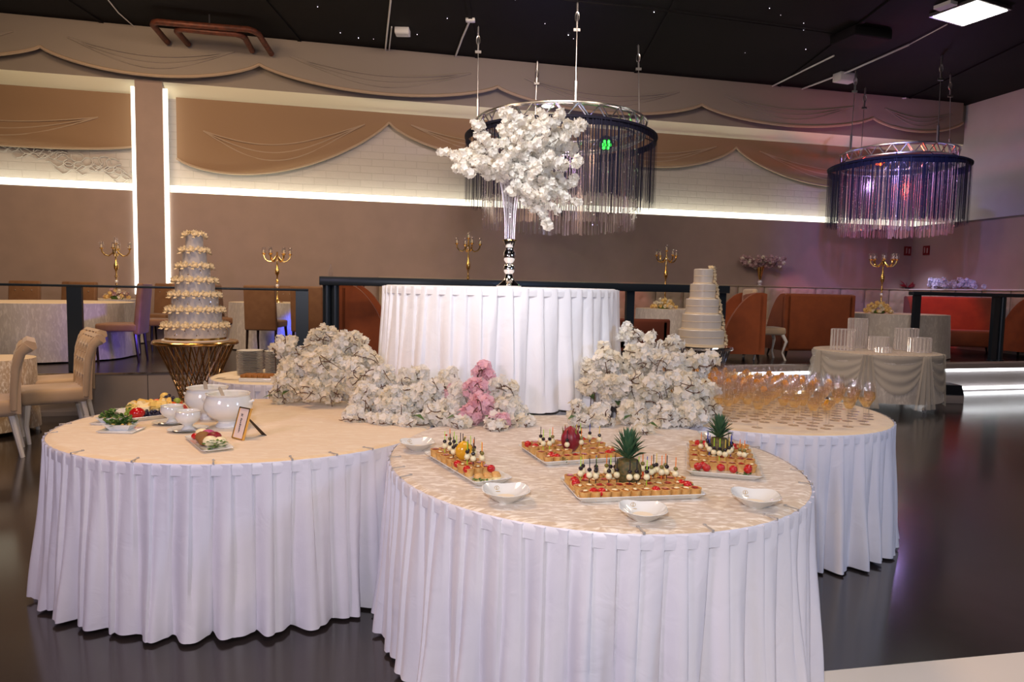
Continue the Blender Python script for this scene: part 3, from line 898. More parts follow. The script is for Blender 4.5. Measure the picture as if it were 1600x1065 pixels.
mound('flower_garland', 'large ivory blossom mound right of the tall white tier, beside the wine glasses',
      [(985, 525, 4.45, 17), (1020, 540, 4.4, 17), (1050, 540, 4.4, 14), (925, 575, 4.2, 18), (950, 570, 4.15, 22), (1000, 565, 4.25, 28), (1040, 575, 4.2, 30), (1085, 575, 4.25, 24), (930, 602, 4.05, 20), (965, 610, 4.0, 28), (1010, 610, 4.0, 32), (1060, 615, 4.0, 34), (1095, 610, 4.1, 22), (900, 640, 3.85, 14), (940, 652, 3.8, 20), (990, 648, 3.85, 22), (1035, 655, 3.8, 22), (1080, 650, 3.85, 22), (1108, 640, 4.0, 14), (905, 660, 3.75, 12), (1005, 681, 3.6, 9), (1105, 560, 4.25, 11), (945, 544, 4.2, 8), (1000, 672, 3.7, 9), (985, 510, 4.5, 7)],
      'iww', (1010, 668), 300, 23, sc=1.15)
# two loose petals and a berry on the nearest cloth
for (x, y, m_, l_) in ((697, 681, 'tomato', 'small red berry lying on the cloth below the blossom mound'), (727, 684, 'petal_yellow', 'small yellow petal lying on the cloth'), (919, 650, 'tomato', 'small red berry in the blossoms left of the right mound')):
    p = G(x, y, TZ+.012); tag(MB().ball((0, 0, .005), .007, 8, 5, (1, 1, .7)).build('berry' if m_ == 'tomato' else 'petal', m_, loc=p), l_, 'berry' if m_ == 'tomato' else 'petal')

# =================================================================== TABLEWARE
CZT = TZ+.0065


def bowl(px, py, label, s=1.0, rz=0, base=None, filled=True):
    p = base or G(px, py, CZT)
    t = thing('sauce_bowl', label, 'bowl', p, rz)
    # squarish bowl with lifted corners
    n = 32
    def prof(a, r, z, sq):
        c, s_ = math.cos(a), math.sin(a); k = (abs(c)**3.2+abs(s_)**3.2)**(-1/3.2); rr = r*((1-sq)+sq*k)
        lift = z*(1+.22*sq*(abs(math.sin(2*a+PI/2))**2*-.6+.4*(abs(math.cos(a-PI))**8)))
        return (rr*math.cos(a)*s, rr*math.sin(a)*s, lift*s)
    P = [(.030, 0, 0), (.034, .004, .1), (.055, .018, .5), (.078, .040, .9), (.086, .048, 1), (.083, .049, 1), (.072, .038, .9), (.050, .020, .5), (.028, .012, .1), (.0, .011, 0)]
    mb = MB(); mb.grid(lambda a, b: prof(2*PI*a, *P[int(round(b*(len(P)-1)))]), n, len(P), cu=True); mb.add([prof(2*PI*k/n, *P[0]) for k in range(n)], [tuple(range(n))])
    mb.build('bowl', 'porcelain', t)
    # gold crest inside the far lip: ring with a leaf and a line of tiny lettering
    MB().tube([(-.028+.008*math.cos(a), .052+.0015, .034+.007*math.sin(a)) for a in [2*PI*k/12 for k in range(12)]], .0007, 4, closed=True).tube([(-.028, .0530, .028), (-.028, .0530, .038)], .0012, 4).box(-.040, -.016, .046, .0475, .0215, .0230).build('gold_crest', 'logo', t)
    if filled:
        MB().lathe([(0, .0), (.03, 0), (.034, .001)], 16, (0, 0, .0165)).build('sauce', 'napkin', t)
    return t


bowl(790, 783, 'small white porcelain sauce bowl nearest the left canape platter', .98, .1)
bowl(1004, 812, 'small white porcelain sauce bowl at the front centre, below the big pineapple platter', .92, -.1)
bowl(1180, 791, 'small white porcelain sauce bowl at the right rim of the nearest table', .98, -.2)
bowl(652, 703, 'small white porcelain sauce bowl under the blossoms at the left rim of the nearest table', .92, .3)
bowl(1117, 690, 'small white porcelain sauce bowl behind the right pineapple', .92, .3)


def vec2(p, q): d = q-p; d.z = 0; return d


def platter(pn_l, pn_r, pf_l, label, h=.022, depth=None):
    """near-left, near-right, far-left pixels on the cloth"""
    a, b, c = (G(*p, CZT+h*.8) for p in (pn_l, pn_r, pf_l))
    u = vec2(a, b); L = u.length; rz = math.atan2(u.y, u.x); n_ = Vector((-u.y, u.x, 0)).normalized()
    Wd = depth or abs(vec2(a, c).dot(n_))
    ctr = a+u*.5+n_*Wd*.5; ctr.z = CZT
    t = thing('platter', label, 'platter', ctr, rz)
    hl, hw = L/2, Wd/2
    def ring(ins, z, c_=.018):
        x, y = hl-ins, hw-ins; pts = []
        for sx, sy, a0 in ((1, 1, 0), (-1, 1, PI/2), (-1, -1, PI), (1, -1, 1.5*PI)):
            for k in range(4):
                q = a0+PI/2*k/3; pts.append((sx*(x-c_)+c_*math.cos(q), sy*(y-c_)+c_*math.sin(q), z))
        return pts
    rs = [ring(.022, 0), ring(.018, .004), ring(0, h), ring(.001, h+.002), ring(.012, h-.003), ring(.020, .007), ring(.026, .006)]
    mb = MB(); vs = [p for r in rs for p in r]; c_ = len(rs[0]); fs = []
    for i in range(len(rs)-1):
        for j in range(c_): fs.append((i*c_+j, i*c_+(j+1) % c_, (i+1)*c_+(j+1) % c_, (i+1)*c_+j))
    fs += [tuple(range(c_-1, -1, -1)), tuple(range((len(rs)-1)*c_, len(rs)*c_))]
    mb.add(vs, fs); mb.build('dish', 'porcelain', t)
    def at(x, y, z=.006):        # x in [-1,1] along, y in [-1 near,1 far]
        q = Matrix.Rotation(rz, 3, 'Z') @ Vector((x*(hl-.035), y*(hw-.035), 0)); return ctr+q+Vector((0, 0, z))
    return at, L, Wd, rz


# shared food protos -------------------------------------------------
def quiche_proto():
    t = thing('mini_tart', 'mini pastry cup', 'canape')
    pr = [(.0165, 0), (.0185, .024), (.0195, .026), (.0175, .0265), (.016, .023)]
    MB().lathe(pr, 12).build('pastry_cup', 'pastry', t)
    MB().lathe([(0, .026), (.010, .0265), (.0165, .0235), (.0165, .022)], 10, cap=False).build('filling', 'filling', t)
    MB().add([(-.009, -.006, .0275), (.008, -.009, .0285), (.010, .006, .0280), (-.006, .009, .0275)], [(0, 1, 2, 3)]).build('garnish', 'tomato', t)
    return t


def tart2_proto():
    t = thing('mini_tart', 'mini pastry cup with glazed top', 'canape')
    MB().lathe([(.0135, 0), (.0185, .024), (.0195, .026), (.0175, .0265), (.016, .023)], 12).build('pastry_cup', 'pastry', t)
    MB().lathe([(0, .027), (.010, .0275), (.0165, .0235), (.0165, .022)], 10, cap=False).build('filling', 'brown_top', t)
    MB().ball((.003, 0, .027), .006, 6, 4, (1.6, 1, .5)).build('garnish', 'cheese', t)
    return t


def skewer_proto(k, tilt=0):
    t = thing('skewer', '', 'skewer')
    MB().tube([(0, 0, .004), (.0, 0, .100)], .0017, 5).build('pick', PICK[k], t)
    MB().ball((0, 0, .036), .0125, 10, 7).build('mozzarella_ball', 'cheese', t)
    MB().ball((0, 0, .056), .0088, 8, 6, (1, 1, .9)).build('olive', 'olive' if k != 1 else 'green_olive', t)
    return t


def bun_proto():
    t = thing('mini_bun', '', 'canape')
    MB().lathe([(.0, .0), (.019, .002), (.021, .008), (.020, .012), (.0, .013)], 12).build('bun_base', 'cheese2', t)
    MB().lathe([(.021, .013), (.021, .018), (.014, .029), (.0, .032)], 12).build('bun_top', 'pastry', t)
    return t


Q1, Q2 = quiche_proto(), tart2_proto()
SK = [skewer_proto(k) for k in range(5)]
BUN = bun_proto()
TOM = MB().ball((0, 0, .015), .0175, 10, 7, (1, 1, .92)).mesh('cherry_tomato', 'tomato')
used = set()


def put(root, loc, rz, label, group, sc=None):
    if sc:
        o = put(root, loc, rz, label, group); o.scale = (sc,)*3; return o
    if root.name not in used:
        used.add(root.name)
        if root.name not in KIDS: KIDS[root.name] = [(c, list(c.children)) for c in root.children]
        root.location = loc; root.rotation_euler.z = rz; root['label'] = label; root['group'] = group; return root
    return dup(root, loc, rz, label, group)


def fill(at, nx, ny, pl_name, rg, skip=None, kinds=(Q1, Q2), jit=.35, x0=-1, x1=1, y0=-1, y1=1):
    for j in range(ny):
        for i in range(nx):
            x = x0+(x1-x0)*(i+.0)/(nx-1); y = y0+(y1-y0)*j/(ny-1)
            if skip and skip(x, y): continue
            k = kinds[(i*7+j*3+rg.randint(0, 1)) % len(kinds)]
            p = at(x, y); p += Vector((rg.uniform(-1, 1), rg.uniform(-1, 1), 0))*.0015
            put(k, p, rg.uniform(0, 6), ('mini pastry cup with baked filling' if k is Q1 else 'mini pastry cup with dark glazed top')+' on '+pl_name, ('baked cups' if k is Q1 else 'glazed cups')+' on '+pl_name, 1.25)


def skew(at, pts, pl_name, rg, z=.030):
    for (x, y, c) in pts:
        put(SK[c], at(x, y, z+rg.uniform(-.004, .006)), rg.uniform(0, 6), 'olive and mozzarella skewer on a %s pick on %s' % (PICKN[c], pl_name), '%s-pick skewers on %s' % (PICKN[c], pl_name))


def toms(at, pts, pl_name, z=.018):
    for (x, y) in pts:
        tag(inst('cherry_tomato', TOM, None, at(x, y, z), (0, 0, x*9)), 'red cherry tomato on '+pl_name, 'tomato', 'cherry tomatoes on '+pl_name)


def herb(p, label, r=.03, n=16, seed=1, h=.02):
    rg = random.Random(seed); t = thing('herb_sprig', label, 'herbs', p)
    MB().tube([(0, 0, 0), (r*.3, 0, h*.5), (r*.7, 0, h*.7)], .0012, 4).build('stem', 'leaf', t)
    for k in range(n):
        a = rg.uniform(0, 6.28); d = rg.uniform(.1, 1)*r; l = r*.42; c = Vector((math.cos(a)*d, math.sin(a)*d, rg.uniform(.1, 1)*h))
        b = rg.uniform(0, 6.28); u = Vector((math.cos(b), math.sin(b), rg.uniform(-.4, .5)))*l; v = Vector((-math.sin(b), math.cos(b), rg.uniform(-.3, .3)))*l*.4
        MB().add([c, c+u*.4+v, c+u, c+u*.4-v], [(0, 1, 2, 3)]).build('leaf', 'leaf', t, False)
    return t


def pineapple(p, label, s=1.0, seed=1):
    rg = random.Random(seed); t = thing('pineapple', label, 'pineapple', p)
    mb = MB(); n, m_ = 14, 7
    def f(a, b):
        z = b*.085; r = .040*math.sin(PI*(.14+.72*(1-b)))**.55*(1.0 if b < .999 else .25)
        bump = .0028*abs(math.sin(7*PI*(a+b*.5)*1))*abs(math.sin(7*PI*(a-b*.5)))
        return ((r+bump)*math.cos(2*PI*a)*s, (r+bump)*math.sin(2*PI*a)*s, z*s)
    mb.grid(f, 42, 15, cu=True); mb.build('fruit_body', 'pine_skin', t)
    for k in range(64):
        lv = k/64; a = k*2.399; hgt = .082+.050*lv; L = (.030+.032*math.sin(PI*(.25+.6*lv)))*1.15; tilt = (1-lv)*.95+.12
        d = Vector((math.cos(a)*math.sin(tilt), math.sin(a)*math.sin(tilt), math.cos(tilt))); sd = Vector((-math.sin(a), math.cos(a), 0))
        b0 = Vector((math.cos(a)*.008, math.sin(a)*.008, hgt)); wv = .0062
        up = Vector((0, 0, 1))
        pts = [b0-sd*wv, b0+sd*wv, b0+d*L*.5+sd*wv*.8+up*.002, b0+d*L*.5-sd*wv*.8+up*.002, b0+d*L*.95-up*(.010*(1-lv))]
        mid = b0+d*L*.5-up*.002
        MB().add([q*s for q in pts+[b0-up*.002, mid]], [(0, 5, 6, 3), (5, 1, 2, 6), (3, 6, 4), (6, 2, 4)]).build('crown_leaf', 'pine_leaf', t)
    return t


rg = random.Random(5)
# platter 1 (left, long)
n1 = 'the left canape platter'
at, L_, W_, rz = platter((742, 756), (803, 748), (654, 708), 'long narrow white platter of canapes set diagonally at the left of the nearest table')
sk1 = lambda x, y: (y < -.72)
fill(at, 3, 9, n1, rg, sk1, x0=-.8, x1=.8)
skew(at, [(-.3, -.45, 3), (.4, -.5, 1), (.7, -.35, 4), (.3, -.2, 1), (-.5, -.3, 0), (0, -.1, 3), (-.6, .25, 3), (-.1, .35, 0), (.4, .3, 3), (-.3, .55, 3), (.2, .6, 0), (.6, .5, 3), (.2, .8, 1), (-.5, .7, 0), (.7, -.05, 3), (.8, .15, 0)], n1, rg)
for x, c in ((-.75, None), (0, None), (.75, 2)):
    put(BUN, at(x, -.88), rg.uniform(0, 6), 'small round bun sandwich at the near end of '+n1, 'bun sandwiches on '+n1)
toms(at, [(-.95, -.5), (-.95, -.1), (.95, -.62)], n1)
herb(at(-.9, -.95), 'green herb sprig hanging over the near corner of the left canape platter', .035, 22, 3)
herb(at(0, -.72), 'green herb bed under the small buns on the left canape platter', .035, 22, 4, .012)
# yellow pepper standing
p = at(0, .08, .03)
t = thing('yellow_pepper', 'carved yellow pepper standing upright in the middle of the left platter', 'pepper', p)
mb = MB()
mb.grid(lambda a, b: (.030*math.sin(PI*min(b*1.02, 1))**.6*math.cos(2*PI*a)*(1+.10*math.cos(6*PI*a)), .020*math.sin(PI*min(b*1.02, 1))**.6*math.sin(2*PI*a)*(1+.1*math.cos(6*PI*a)), .068*b), 24, 10, cu=True)
t.scale = (1.3,)*3; mb.build('flesh', 'yellow_fruit', t); MB().tube([(0, 0, .066), (.004, 0, .078)], .003, 6).build('stalk', 'green_olive', t)
# platter 2 (rear centre) with red fruit
n2 = 'the rear centre canape platter'
at, L_, W_, rz = platter((850, 724), (984, 715), (818, 695), 'rectangular white platter of canapes with a red fruit, rear centre of the nearest table')
fill(at, 9, 4, n2, rg, lambda x, y: abs(x+.05) < .16 and abs(y) < .35)
skew(at, [(-.8, .1, 0), (-.65, .0, 0), (-.5, .2, 1), (-.75, .5, 3), (-.25, -.3, 3), (.12, .3, 0), (.2, -.2, 1), (.35, .6, 4), (.55, .8, 0), (.8, .7, 2), (.9, .2, 4), (.05, .75, 4)], n2, rg, .024)
toms(at, [(-.92, -.95), (-.78, -1.0), (-.85, -.75), (.88, -.8), (.7, -.95), (-1, .9), (.3, 1), (.5, 1), (.7, 1), (-.9, .5)], n2)
herb(at(-.62, -1.12, .012), 'green herb sprig hanging over the front edge of the rear centre platter', .025, 16, 7)
p = at(-.05, 0, .010)
t = thing('dragon_fruit', 'dark red oval fruit standing upright in the rear centre platter', 'fruit', p)
mb = MB(); mb.grid(lambda a, b: (.034*math.sin(PI*b)**.62*math.cos(2*PI*a)*(1+.05*math.cos(10*PI*a)), .030*math.sin(PI*b)**.62*math.sin(2*PI*a)*(1+.05*math.cos(10*PI*a)), .098*b), 30, 12, cu=True); mb.build('fruit_body', 'red_fruit', t); t.scale = (1.3,)*3
for k in range(6):
    a = k*1.05; MB().add([(.022*math.cos(a), .02*math.sin(a), .075), (.030*math.cos(a+.3), .027*math.sin(a+.3), .070), (.030*math.cos(a+.1), .027*math.sin(a+.1), .098)], [(0, 1, 2)]).build('scale', 'green_olive' if k % 2 else 'red_fruit', t)
# platter 3 (front) with pineapple
n3 = 'the front pineapple platter'
at, L_, W_, rz = platter((903, 781), (1106, 774), (870, 747), 'large rectangular white platter of canapes with a pineapple, front centre of the nearest table')
fill(at, 12, 4, n3, rg, lambda x, y: abs(x-.0) < .14 and y > -.1 and y < .75, jit=.2)
pts = [(-.9, .3, 0), (-.78, .0, 3), (-.66, .0, 3), (-.6, .35, 0), (-.45, -.2, 3), (-.55, .7, 2), (-.35, .7, 1), (-.25, .1, 3), (-.2, .6, 3), (-.1, -.4, 3), (-.32, .4, 0), (.18, .2, 0), (.3, .0, 2), (.42, .2, 1), (.5, .4, 3), (.6, .1, 1), (.72, .2, 3), (.85, .0, 1), (.2, -.5, 0), (.35, .7, 1), (.62, .7, 4), (.05, -.3, 3), (.78, .6, 1), (-.8, .7, 4)]
skew(at, pts, n3, rg, .026)
toms(at, [(-.98, .5), (-1.0, .2), (-.84, -.95), (-.7, -1), (.28, -1), (.9, -.3), (.98, -.5), (.15, .75), (.3, .85), (.1, .9), (.4, .9), (-.7, .85)], n3)
herb(at(1.0, -.7), 'green herb sprig on the right corner of the front pineapple platter', .035, 26, 9, .03)
herb(at(-.8, -1.02), 'green herb sprig at the near left corner of the front pineapple platter', .03, 16, 10, .01)
pineapple(at(.0, .35, .014), 'whole pineapple with grey-green crown standing in the front platter', 1.25, 2)
# platter 4 (right) with pineapple
n4 = 'the right pineapple platter'
at, L_, W_, rz = platter((1072, 737), (1193, 747), (1078, 693), 'square white platter of canapes with a pineapple, at the right of the nearest table')
fill(at, 7, 6, n4, rg, lambda x, y: (x+.1)**2+(y-.15)**2 < .13 or y < -.85)
skew(at, [(-.75, .3, 1), (-.5, .2, 2), (-.45, .0, 2), (-.3, -.2, 0), (-.1, -.3, 0), (.1, -.3, 4), (.25, -.15, 4), (.35, .05, 2), (.4, .3, 2), (.65, -.1, 1), (.8, -.2, 1), (-.5, .5, 2), (.3, .5, 3)], n4, rg, .020)
toms(at, [(-.9, -.95), (-.72, -.85), (-.6, -1.0), (.32, -.95), (.82, -.9), (.85, -.8), (-.85, .95), (-.6, .95), (.45, .95), (.55, .9), (-.1, -.9)], n4)
herb(at(.65, -.98), 'green herb sprig along the front edge of the right pineapple platter', .035, 22, 12, .015)
herb(at(-.95, -1.0), 'green herb sprig at the near left corner of the right pineapple platter', .03, 18, 13, .012)
herb(at(-.95, 1.0), 'green herb sprig at the far left corner of the right pineapple platter', .02, 12, 14, .02)
pineapple(at(-.08, .2, .014), 'whole pineapple with tall crown standing in the right platter by the glasses', 1.12, 4)
for i_, (x, y) in enumerate(((1176, 708), (1192, 700))): pass


# --- left table ---------------------------------------------------
def tureen(px, py, label, s=1.0, ladle=0):
    t = thing('soup_tureen', label, 'tureen', G(px, py, CZT))
    pr = [(.055, 0), (.058, .006), (.045, .022), (.046, .030), (.085, .055), (.108, .090), (.108, .115), (.098, .140), (.094, .150), (.098, .156), (.100, .160), (.096, .161), (.090, .154), (.100, .115), (.095, .085), (.05, .045), (0, .040)]
    MB().lathe([(r*s, z*s) for r, z in pr], 36).build('bowl', 'porcelain', t)
    MB().lathe([(0, .110*s), (.100*s, .110*s)], 24, cap=False).build('cream_soup', 'cheese', t)
    for sx in (-1, 1):
        MB().tube([(sx*.100*s, -.012*s, .118*s), (sx*.118*s, 0, .126*s), (sx*.100*s, .012*s, .118*s)], .006*s, 8).build('lug', 'porcelain', t)
    a = ladle; c, s_ = math.cos(a), math.sin(a)
    l = thing('ladle', 'steel ladle leaning in the '+('nearer' if label.startswith('nearer') else 'farther')+' tureen', 'ladle', G(px, py, CZT)+Vector((0, 0, .112*s)))
    MB().prism([(-.009, 0), (.009, 0), (.0105, .16), (.004, .175), (-.004, .175), (-.0105, .16)], lambda u, v_: (c*v_*.42-s_*u, s_*v_*.42+c*u, v_*.62-.03), lambda u, v_: (c*v_*.42-s_*u+.002, s_*v_*.42+c*u-.002, v_*.62-.03)).build('handle', 'ladle', l)
    MB().lathe([(0, -.02), (.02, -.014), (.028, 0), (.026, 0), (.018, -.012), (0, -.017)], 14, (0, 0, -.02), cap=False).build('scoop', 'steel', l)
    return t


tureen(325, 653, 'farther round white soup tureen of the pair, left of the nearer one', 1.10, 2.2)
tureen(357, 666, 'nearer round white soup tureen of the pair, behind the gold card frame', 1.12, 2.6)


def gravy(px, py, label, sl, s=1.0):
    p = G(px, py, CZT)
    sc_ = thing('saucer', sl, 'saucer', p)
    MB().grid(lambda a, b: ((.035+.058*b)*math.cos(2*PI*a)*(abs(math.cos(2*PI*a))**4+abs(math.sin(2*PI*a))**4)**(-.12), (.035+.058*b)*math.sin(2*PI*a)*(abs(math.cos(2*PI*a))**4+abs(math.sin(2*PI*a))**4)**(-.12), .012*b*b), 32, 5, cu=True).lathe([(.0, .002), (.036, .001)], 32, cap=False).lathe([(.03, 0), (.05, .001), (.09, .008)], 32, cap=False).build('plate', 'porcelain', sc_)
    t = thing('gravy_bowl', label, 'bowl', p+Vector((0, 0, .004)))
    pr = [(.030, 0), (.032, .004), (.020, .018), (.022, .026), (.050, .046), (.062, .068), (.058, .088), (.056, .094), (.060, .098), (.057, .099), (.052, .090), (.056, .068), (.03, .045), (0, .042)]
    MB().lathe([(r*s, z*s) for r, z in pr], 28).build('bowl', 'porcelain', t)
    MB().lathe([(0, .072*s), (.054*s, .072*s)], 20, cap=False).build('sauce', 'cheese2', t)
    return t


gravy(269, 661, 'small white footed gravy bowl, the farther of two beside the tureens', 'white saucer under the farther gravy bowl', .95)
gravy(294, 672, 'small white footed gravy bowl, the nearer of two beside the tureens', 'white saucer under the nearer gravy bowl', 1.0)


def salad(px, py, label, lab2, lab3, s=1.0, seed=1):
    p = G(px, py, CZT)
    sc_ = thing('saucer', lab2, 'saucer', p)
    MB().rbox(-.085*s, .085*s, -.06*s, .06*s, 0, .007, .003, 2).rbox(-.092*s, .092*s, -.066*s, .066*s, .006, .010, .0018, 1).build('plate', 'porcelain', sc_)
    t = thing('dish', label, 'bowl', p+Vector((0, 0, .010)))
    mb = MB()
    def rg_(x, y, z): return [(sx*x*s, sy*y*s, z*s) for sx, sy in ((1, 1), (-1, 1), (-1, -1), (1, -1))]
    rs = [rg_(.045, .028, 0), rg_(.068, .045, .028), rg_(.066, .043, .029), rg_(.045, .028, .006)]
    mb.add([q for r in rs for q in r], [(3, 2, 1, 0)]+[(i*4+j, i*4+(j+1) % 4, i*4+4+(j+1) % 4, i*4+4+j) for i in range(3) for j in range(4)]+[(12, 13, 14, 15)])
    mb.build('dish_body', 'porcelain', t)
    h = thing('salad', lab3, 'salad', p+Vector((0, 0, .030*s)))
    rgx = random.Random(seed)
    for k in range(110):
        a = rgx.uniform(0, 6.28); d = rgx.uniform(0, 1)**.6; c = Vector((math.cos(a)*d*.062*s, math.sin(a)*d*.042*s, rgx.uniform(.1, 1)*.050*s*(1.25-d)))
        b = rgx.uniform(0, 6.28); l = .032*s; u = Vector((math.cos(b), math.sin(b), rgx.uniform(-.5, .8)))*l; v_ = Vector((-math.sin(b), math.cos(b), rgx.uniform(-.4, .4)))*l*.32
        MB().add([c, c+u*.45+v_, c+u, c+u*.45-v_], [(0, 1, 2, 3)]).build('leaf', 'leaf', h, False)
    for k in range(6):
        a = k*1.05; MB().ball((math.cos(a)*.045*s, math.sin(a)*.030*s-.004, .004), .010, 7, 5).build('crouton', 'pastry' if k % 2 else 'melon', h)
    return t


salad(190, 673, 'rectangular white dish of leafy salad, nearer of two at the left rim', 'white rectangular saucer under the nearer salad dish', 'rocket salad heaped in the nearer white dish', 1.0, 1)
salad(174, 661, 'rectangular white dish of leafy salad, farther of two at the left rim', 'white rectangular saucer under the farther salad dish', 'rocket salad heaped in the farther white dish', .9, 2)


def spoon(px, py, rz, label):
    t = thing('spoon', label, 'spoon', G(px, py, CZT), rz)
    MB().ball((0, 0, .006), .016, 10, 6, (1.4, 1, .3)).build('spoon_bowl', 'steel', t)
    MB().tube([(.018, 0, .007), (.06, 0, .013), (.12, 0, .006)], [.002, .0022, .004], 6).build('handle', 'steel', t)


spoon(160, 663, .3, 'steel spoon beside the farther salad dish'); spoon(254, 663, .2, 'steel teaspoon on the farther gravy saucer'); spoon(276, 675, .2, 'steel teaspoon on the nearer gravy saucer, left'); spoon(312, 672, 2.6, 'steel teaspoon right of the nearer gravy bowl')

# fruit platter
nf = 'the fruit and cheese platter'
at, L_, W_, rz = platter((206, 655), (310, 643), (190, 642), 'long white platter of fruit and cheese at the back of the left table', depth=.36)
rg = random.Random(9)
def lump(nm, mt, p, r, sc, label, cat, group, rz=0):
    o = MB().ball((0, 0, r*sc[2]), r, 10, 7, sc).build(nm, mt, loc=p, rz=rz); tag(o, label, cat, group); return o


lump('tomato', 'tomato', at(-.92, -.85), .040, (1, 1, .8), 'large red tomato at the near left corner of the fruit platter', 'tomato', None)
gr = MB().ball((0, 0, .009), .0095, 8, 6).mesh('grape', 'grape')
for k in range(70):
    p = at(-.68+1.0*rg.random(), -.95+.30*rg.random(), .008+.024*rg.random()); tag(inst('grape', gr, None, p), 'dark grape in the row along the front of the fruit platter', 'grape', 'dark grapes on the front of the fruit platter')
for k in range(34):
    p = at(.55+.40*rg.random(), .25+.6*rg.random(), .020+.06*rg.random()); tag(inst('grape', gr, None, p), 'dark grape in the bunch at the back of the fruit platter', 'grape', 'dark grapes at the back of the fruit platter')
gg = MB().ball((0, 0, .012), .013, 8, 6).mesh('green_grape', 'green_grape')
for k in range(14):
    p = at(-1.02+.22*rg.random(), -.6+.9*rg.random(), .006+.03*rg.random()); tag(inst('green_grape', gg, None, p), 'green grape at the left end of the fruit platter', 'grape', 'green grapes on the fruit platter')
wedge = MB().add([(-.032, -.02, 0), (.032, -.02, 0), (.028, .02, 0), (-.028, .02, 0), (-.030, -.006, .026), (.030, -.006, .026), (.024, .008, .024), (-.024, .008, .024)], [(3, 2, 1, 0), (4, 5, 6, 7), (0, 1, 5, 4), (1, 2, 6, 5), (2, 3, 7, 6), (3, 0, 4, 7)])
for (mt, nm, cat_, lab) in (('melon', 'pineapple_chunk', 'fruit', 'yellow pineapple chunk'), ('cheese2', 'cheese_wedge', 'cheese', 'pale cheese wedge')):
    me = wedge.mesh(nm, mt, False)
    for k in range(26):
        x = -.85+1.5*rg.random(); y = -.55+1.1*rg.random()
        p = at(x, y, .008+.050*rg.random()); tag(inst(nm, me, None, p, (rg.uniform(-.3, .3), rg.uniform(-.3, .3), rg.uniform(0, 6))), lab+' heaped on the fruit platter', cat_, lab+'s on the fruit platter')
for k, (x, y, z) in enumerate(((.35, .6, .05), (.95, .1, .04), (.7, .0, .04))):
    lump('papaya_piece', 'red_orange', at(x, y, z-.02), .026, (1.3, 1, .8), 'orange-red papaya piece %s of the fruit platter' % ('at the back', 'at the right end', 'right of the middle')[k], 'fruit', None)
ham = MB().lathe([(.0, 0), (.022, 0), (.022, .004), (0, .004)], 14).mesh('salami_slice', 'ham')
for k in range(9):
    p = at(.62+.055*k, -.62+.02*k, .026); tag(inst('salami_slice', ham, None, p, (0, 1.1, .2)), 'red salami slice fanned at the right of the fruit platter', 'salami', 'salami slices on the fruit platter')
lump('passion_fruit', 'melon', at(.80, 1.0, .05), .026, (1, 1, .9), 'halved yellow fruit on top at the back of the fruit platter', 'fruit', None)
lump('lime_half', 'green_grape', at(.92, .0, .045), .02, (1, 1, .9), 'green grape-like lime at the right of the fruit platter', 'fruit', None)
herb(at(-1.0, -.2, .04), 'green herb sprig at the left end of the fruit platter', .04, 22, 31, .04)
herb(at(.0, -.7, .045), 'green herb sprig over the dark grapes', .03, 14, 32, .02)

# square plate with spreads
at, L_, W_, rz = platter((316, 706), (367, 700), (284, 682), 'small square white plate of spreads nearest on the left table', .012)
for k, (x, y, r, mt, lab) in enumerate(((-.9, .8, .015, 'tomato', 'cherry tomato at the far left corner'), (-.45, .9, .014, 'tomato', 'cherry tomato at the far edge'), (-.5, .2, .026, 'brown_spread', 'coarse brown spread scoop, left'), (-.75, -.3, .022, 'brown_spread', 'coarse brown spread scoop near the left edge'),
                                        (-.25, -.45, .024, 'cheese', 'round white mozzarella in front'), (-.05, .8, .024, 'cheese', 'white cream cheese scoop at the back'), (.35, .4, .026, 'beet', 'pink beetroot spread scoop'), (.7, .0, .026, 'red_fruit', 'dark red olive spread scoop'), (.55, -.5, .017, 'tomato', 'cherry tomato at the right front'), (.85, -.6, .022, 'cheese', 'white cheese lump at the right corner'))):
    lump('spread_scoop' if 'scoop' in lab else ('cherry_tomato' if 'tomato' in lab else 'cheese_ball'), mt, at(x, y, .004), r*1.22, (1.15, 1, .85), lab+' of the small square plate', 'tomato' if 'tomato' in lab else ('spread' if 'scoop' in lab else 'cheese'), None)
herb(at(.1, -.8, .006), 'green herb bunch on the near edge of the small square plate', .045, 46, 41, .035)

# gold frame card
pb = G(373, 692, CZT)
t = thing('card_frame', 'small gold-edged easel frame with a handwritten card on the left table', 'card', G(372, 686, CZT), .0)
pL, pR = G(361, 679, CZT), G(382, 690, CZT); u = (pR-pL); wv = .078; rz_ = math.atan2(u.y, u.x); t.rotation_euler.z = -.62; hh = .150; tl = .30
def FR(x, y, z): return (x, y*math.cos(tl)+z*math.sin(tl), z*math.cos(tl)-y*math.sin(tl))


MB().box(-wv/2, wv/2, -.004, .0, .004, hh, fr=FR).build('card', 'card', t, False)
MB().box(-wv/2-.006, -wv/2, -.008, .004, 0, hh+.006, fr=FR).box(wv/2, wv/2+.006, -.008, .004, 0, hh+.006, fr=FR).box(-wv/2, wv/2, -.008, .012, 0, .006, fr=FR).box(-wv/2, wv/2, -.008, .012, hh, hh+.006, fr=FR).build('frame', 'gold', t, False)
MB().box(-wv/2, wv/2, .0, .008, .004, hh, fr=FR).build('back_board', 'kraft', t, False)
MB().prism([(0, .095), (.018, .095), (.030, 0), (-.012, 0)], lambda x, z: (x+.0, .05+(.095-z)*.9, z), lambda x, z: (x, .054+(.095-z)*.9, z)).build('easel_leg', 'kraft', t, False)
rg = random.Random(2)
mb = MB()      # slanted handwriting: a heading and one long word, running down the card
def stroke(pts): mb.tube([FR(x, -.0052, z) for x, z in pts], .0012, 4)


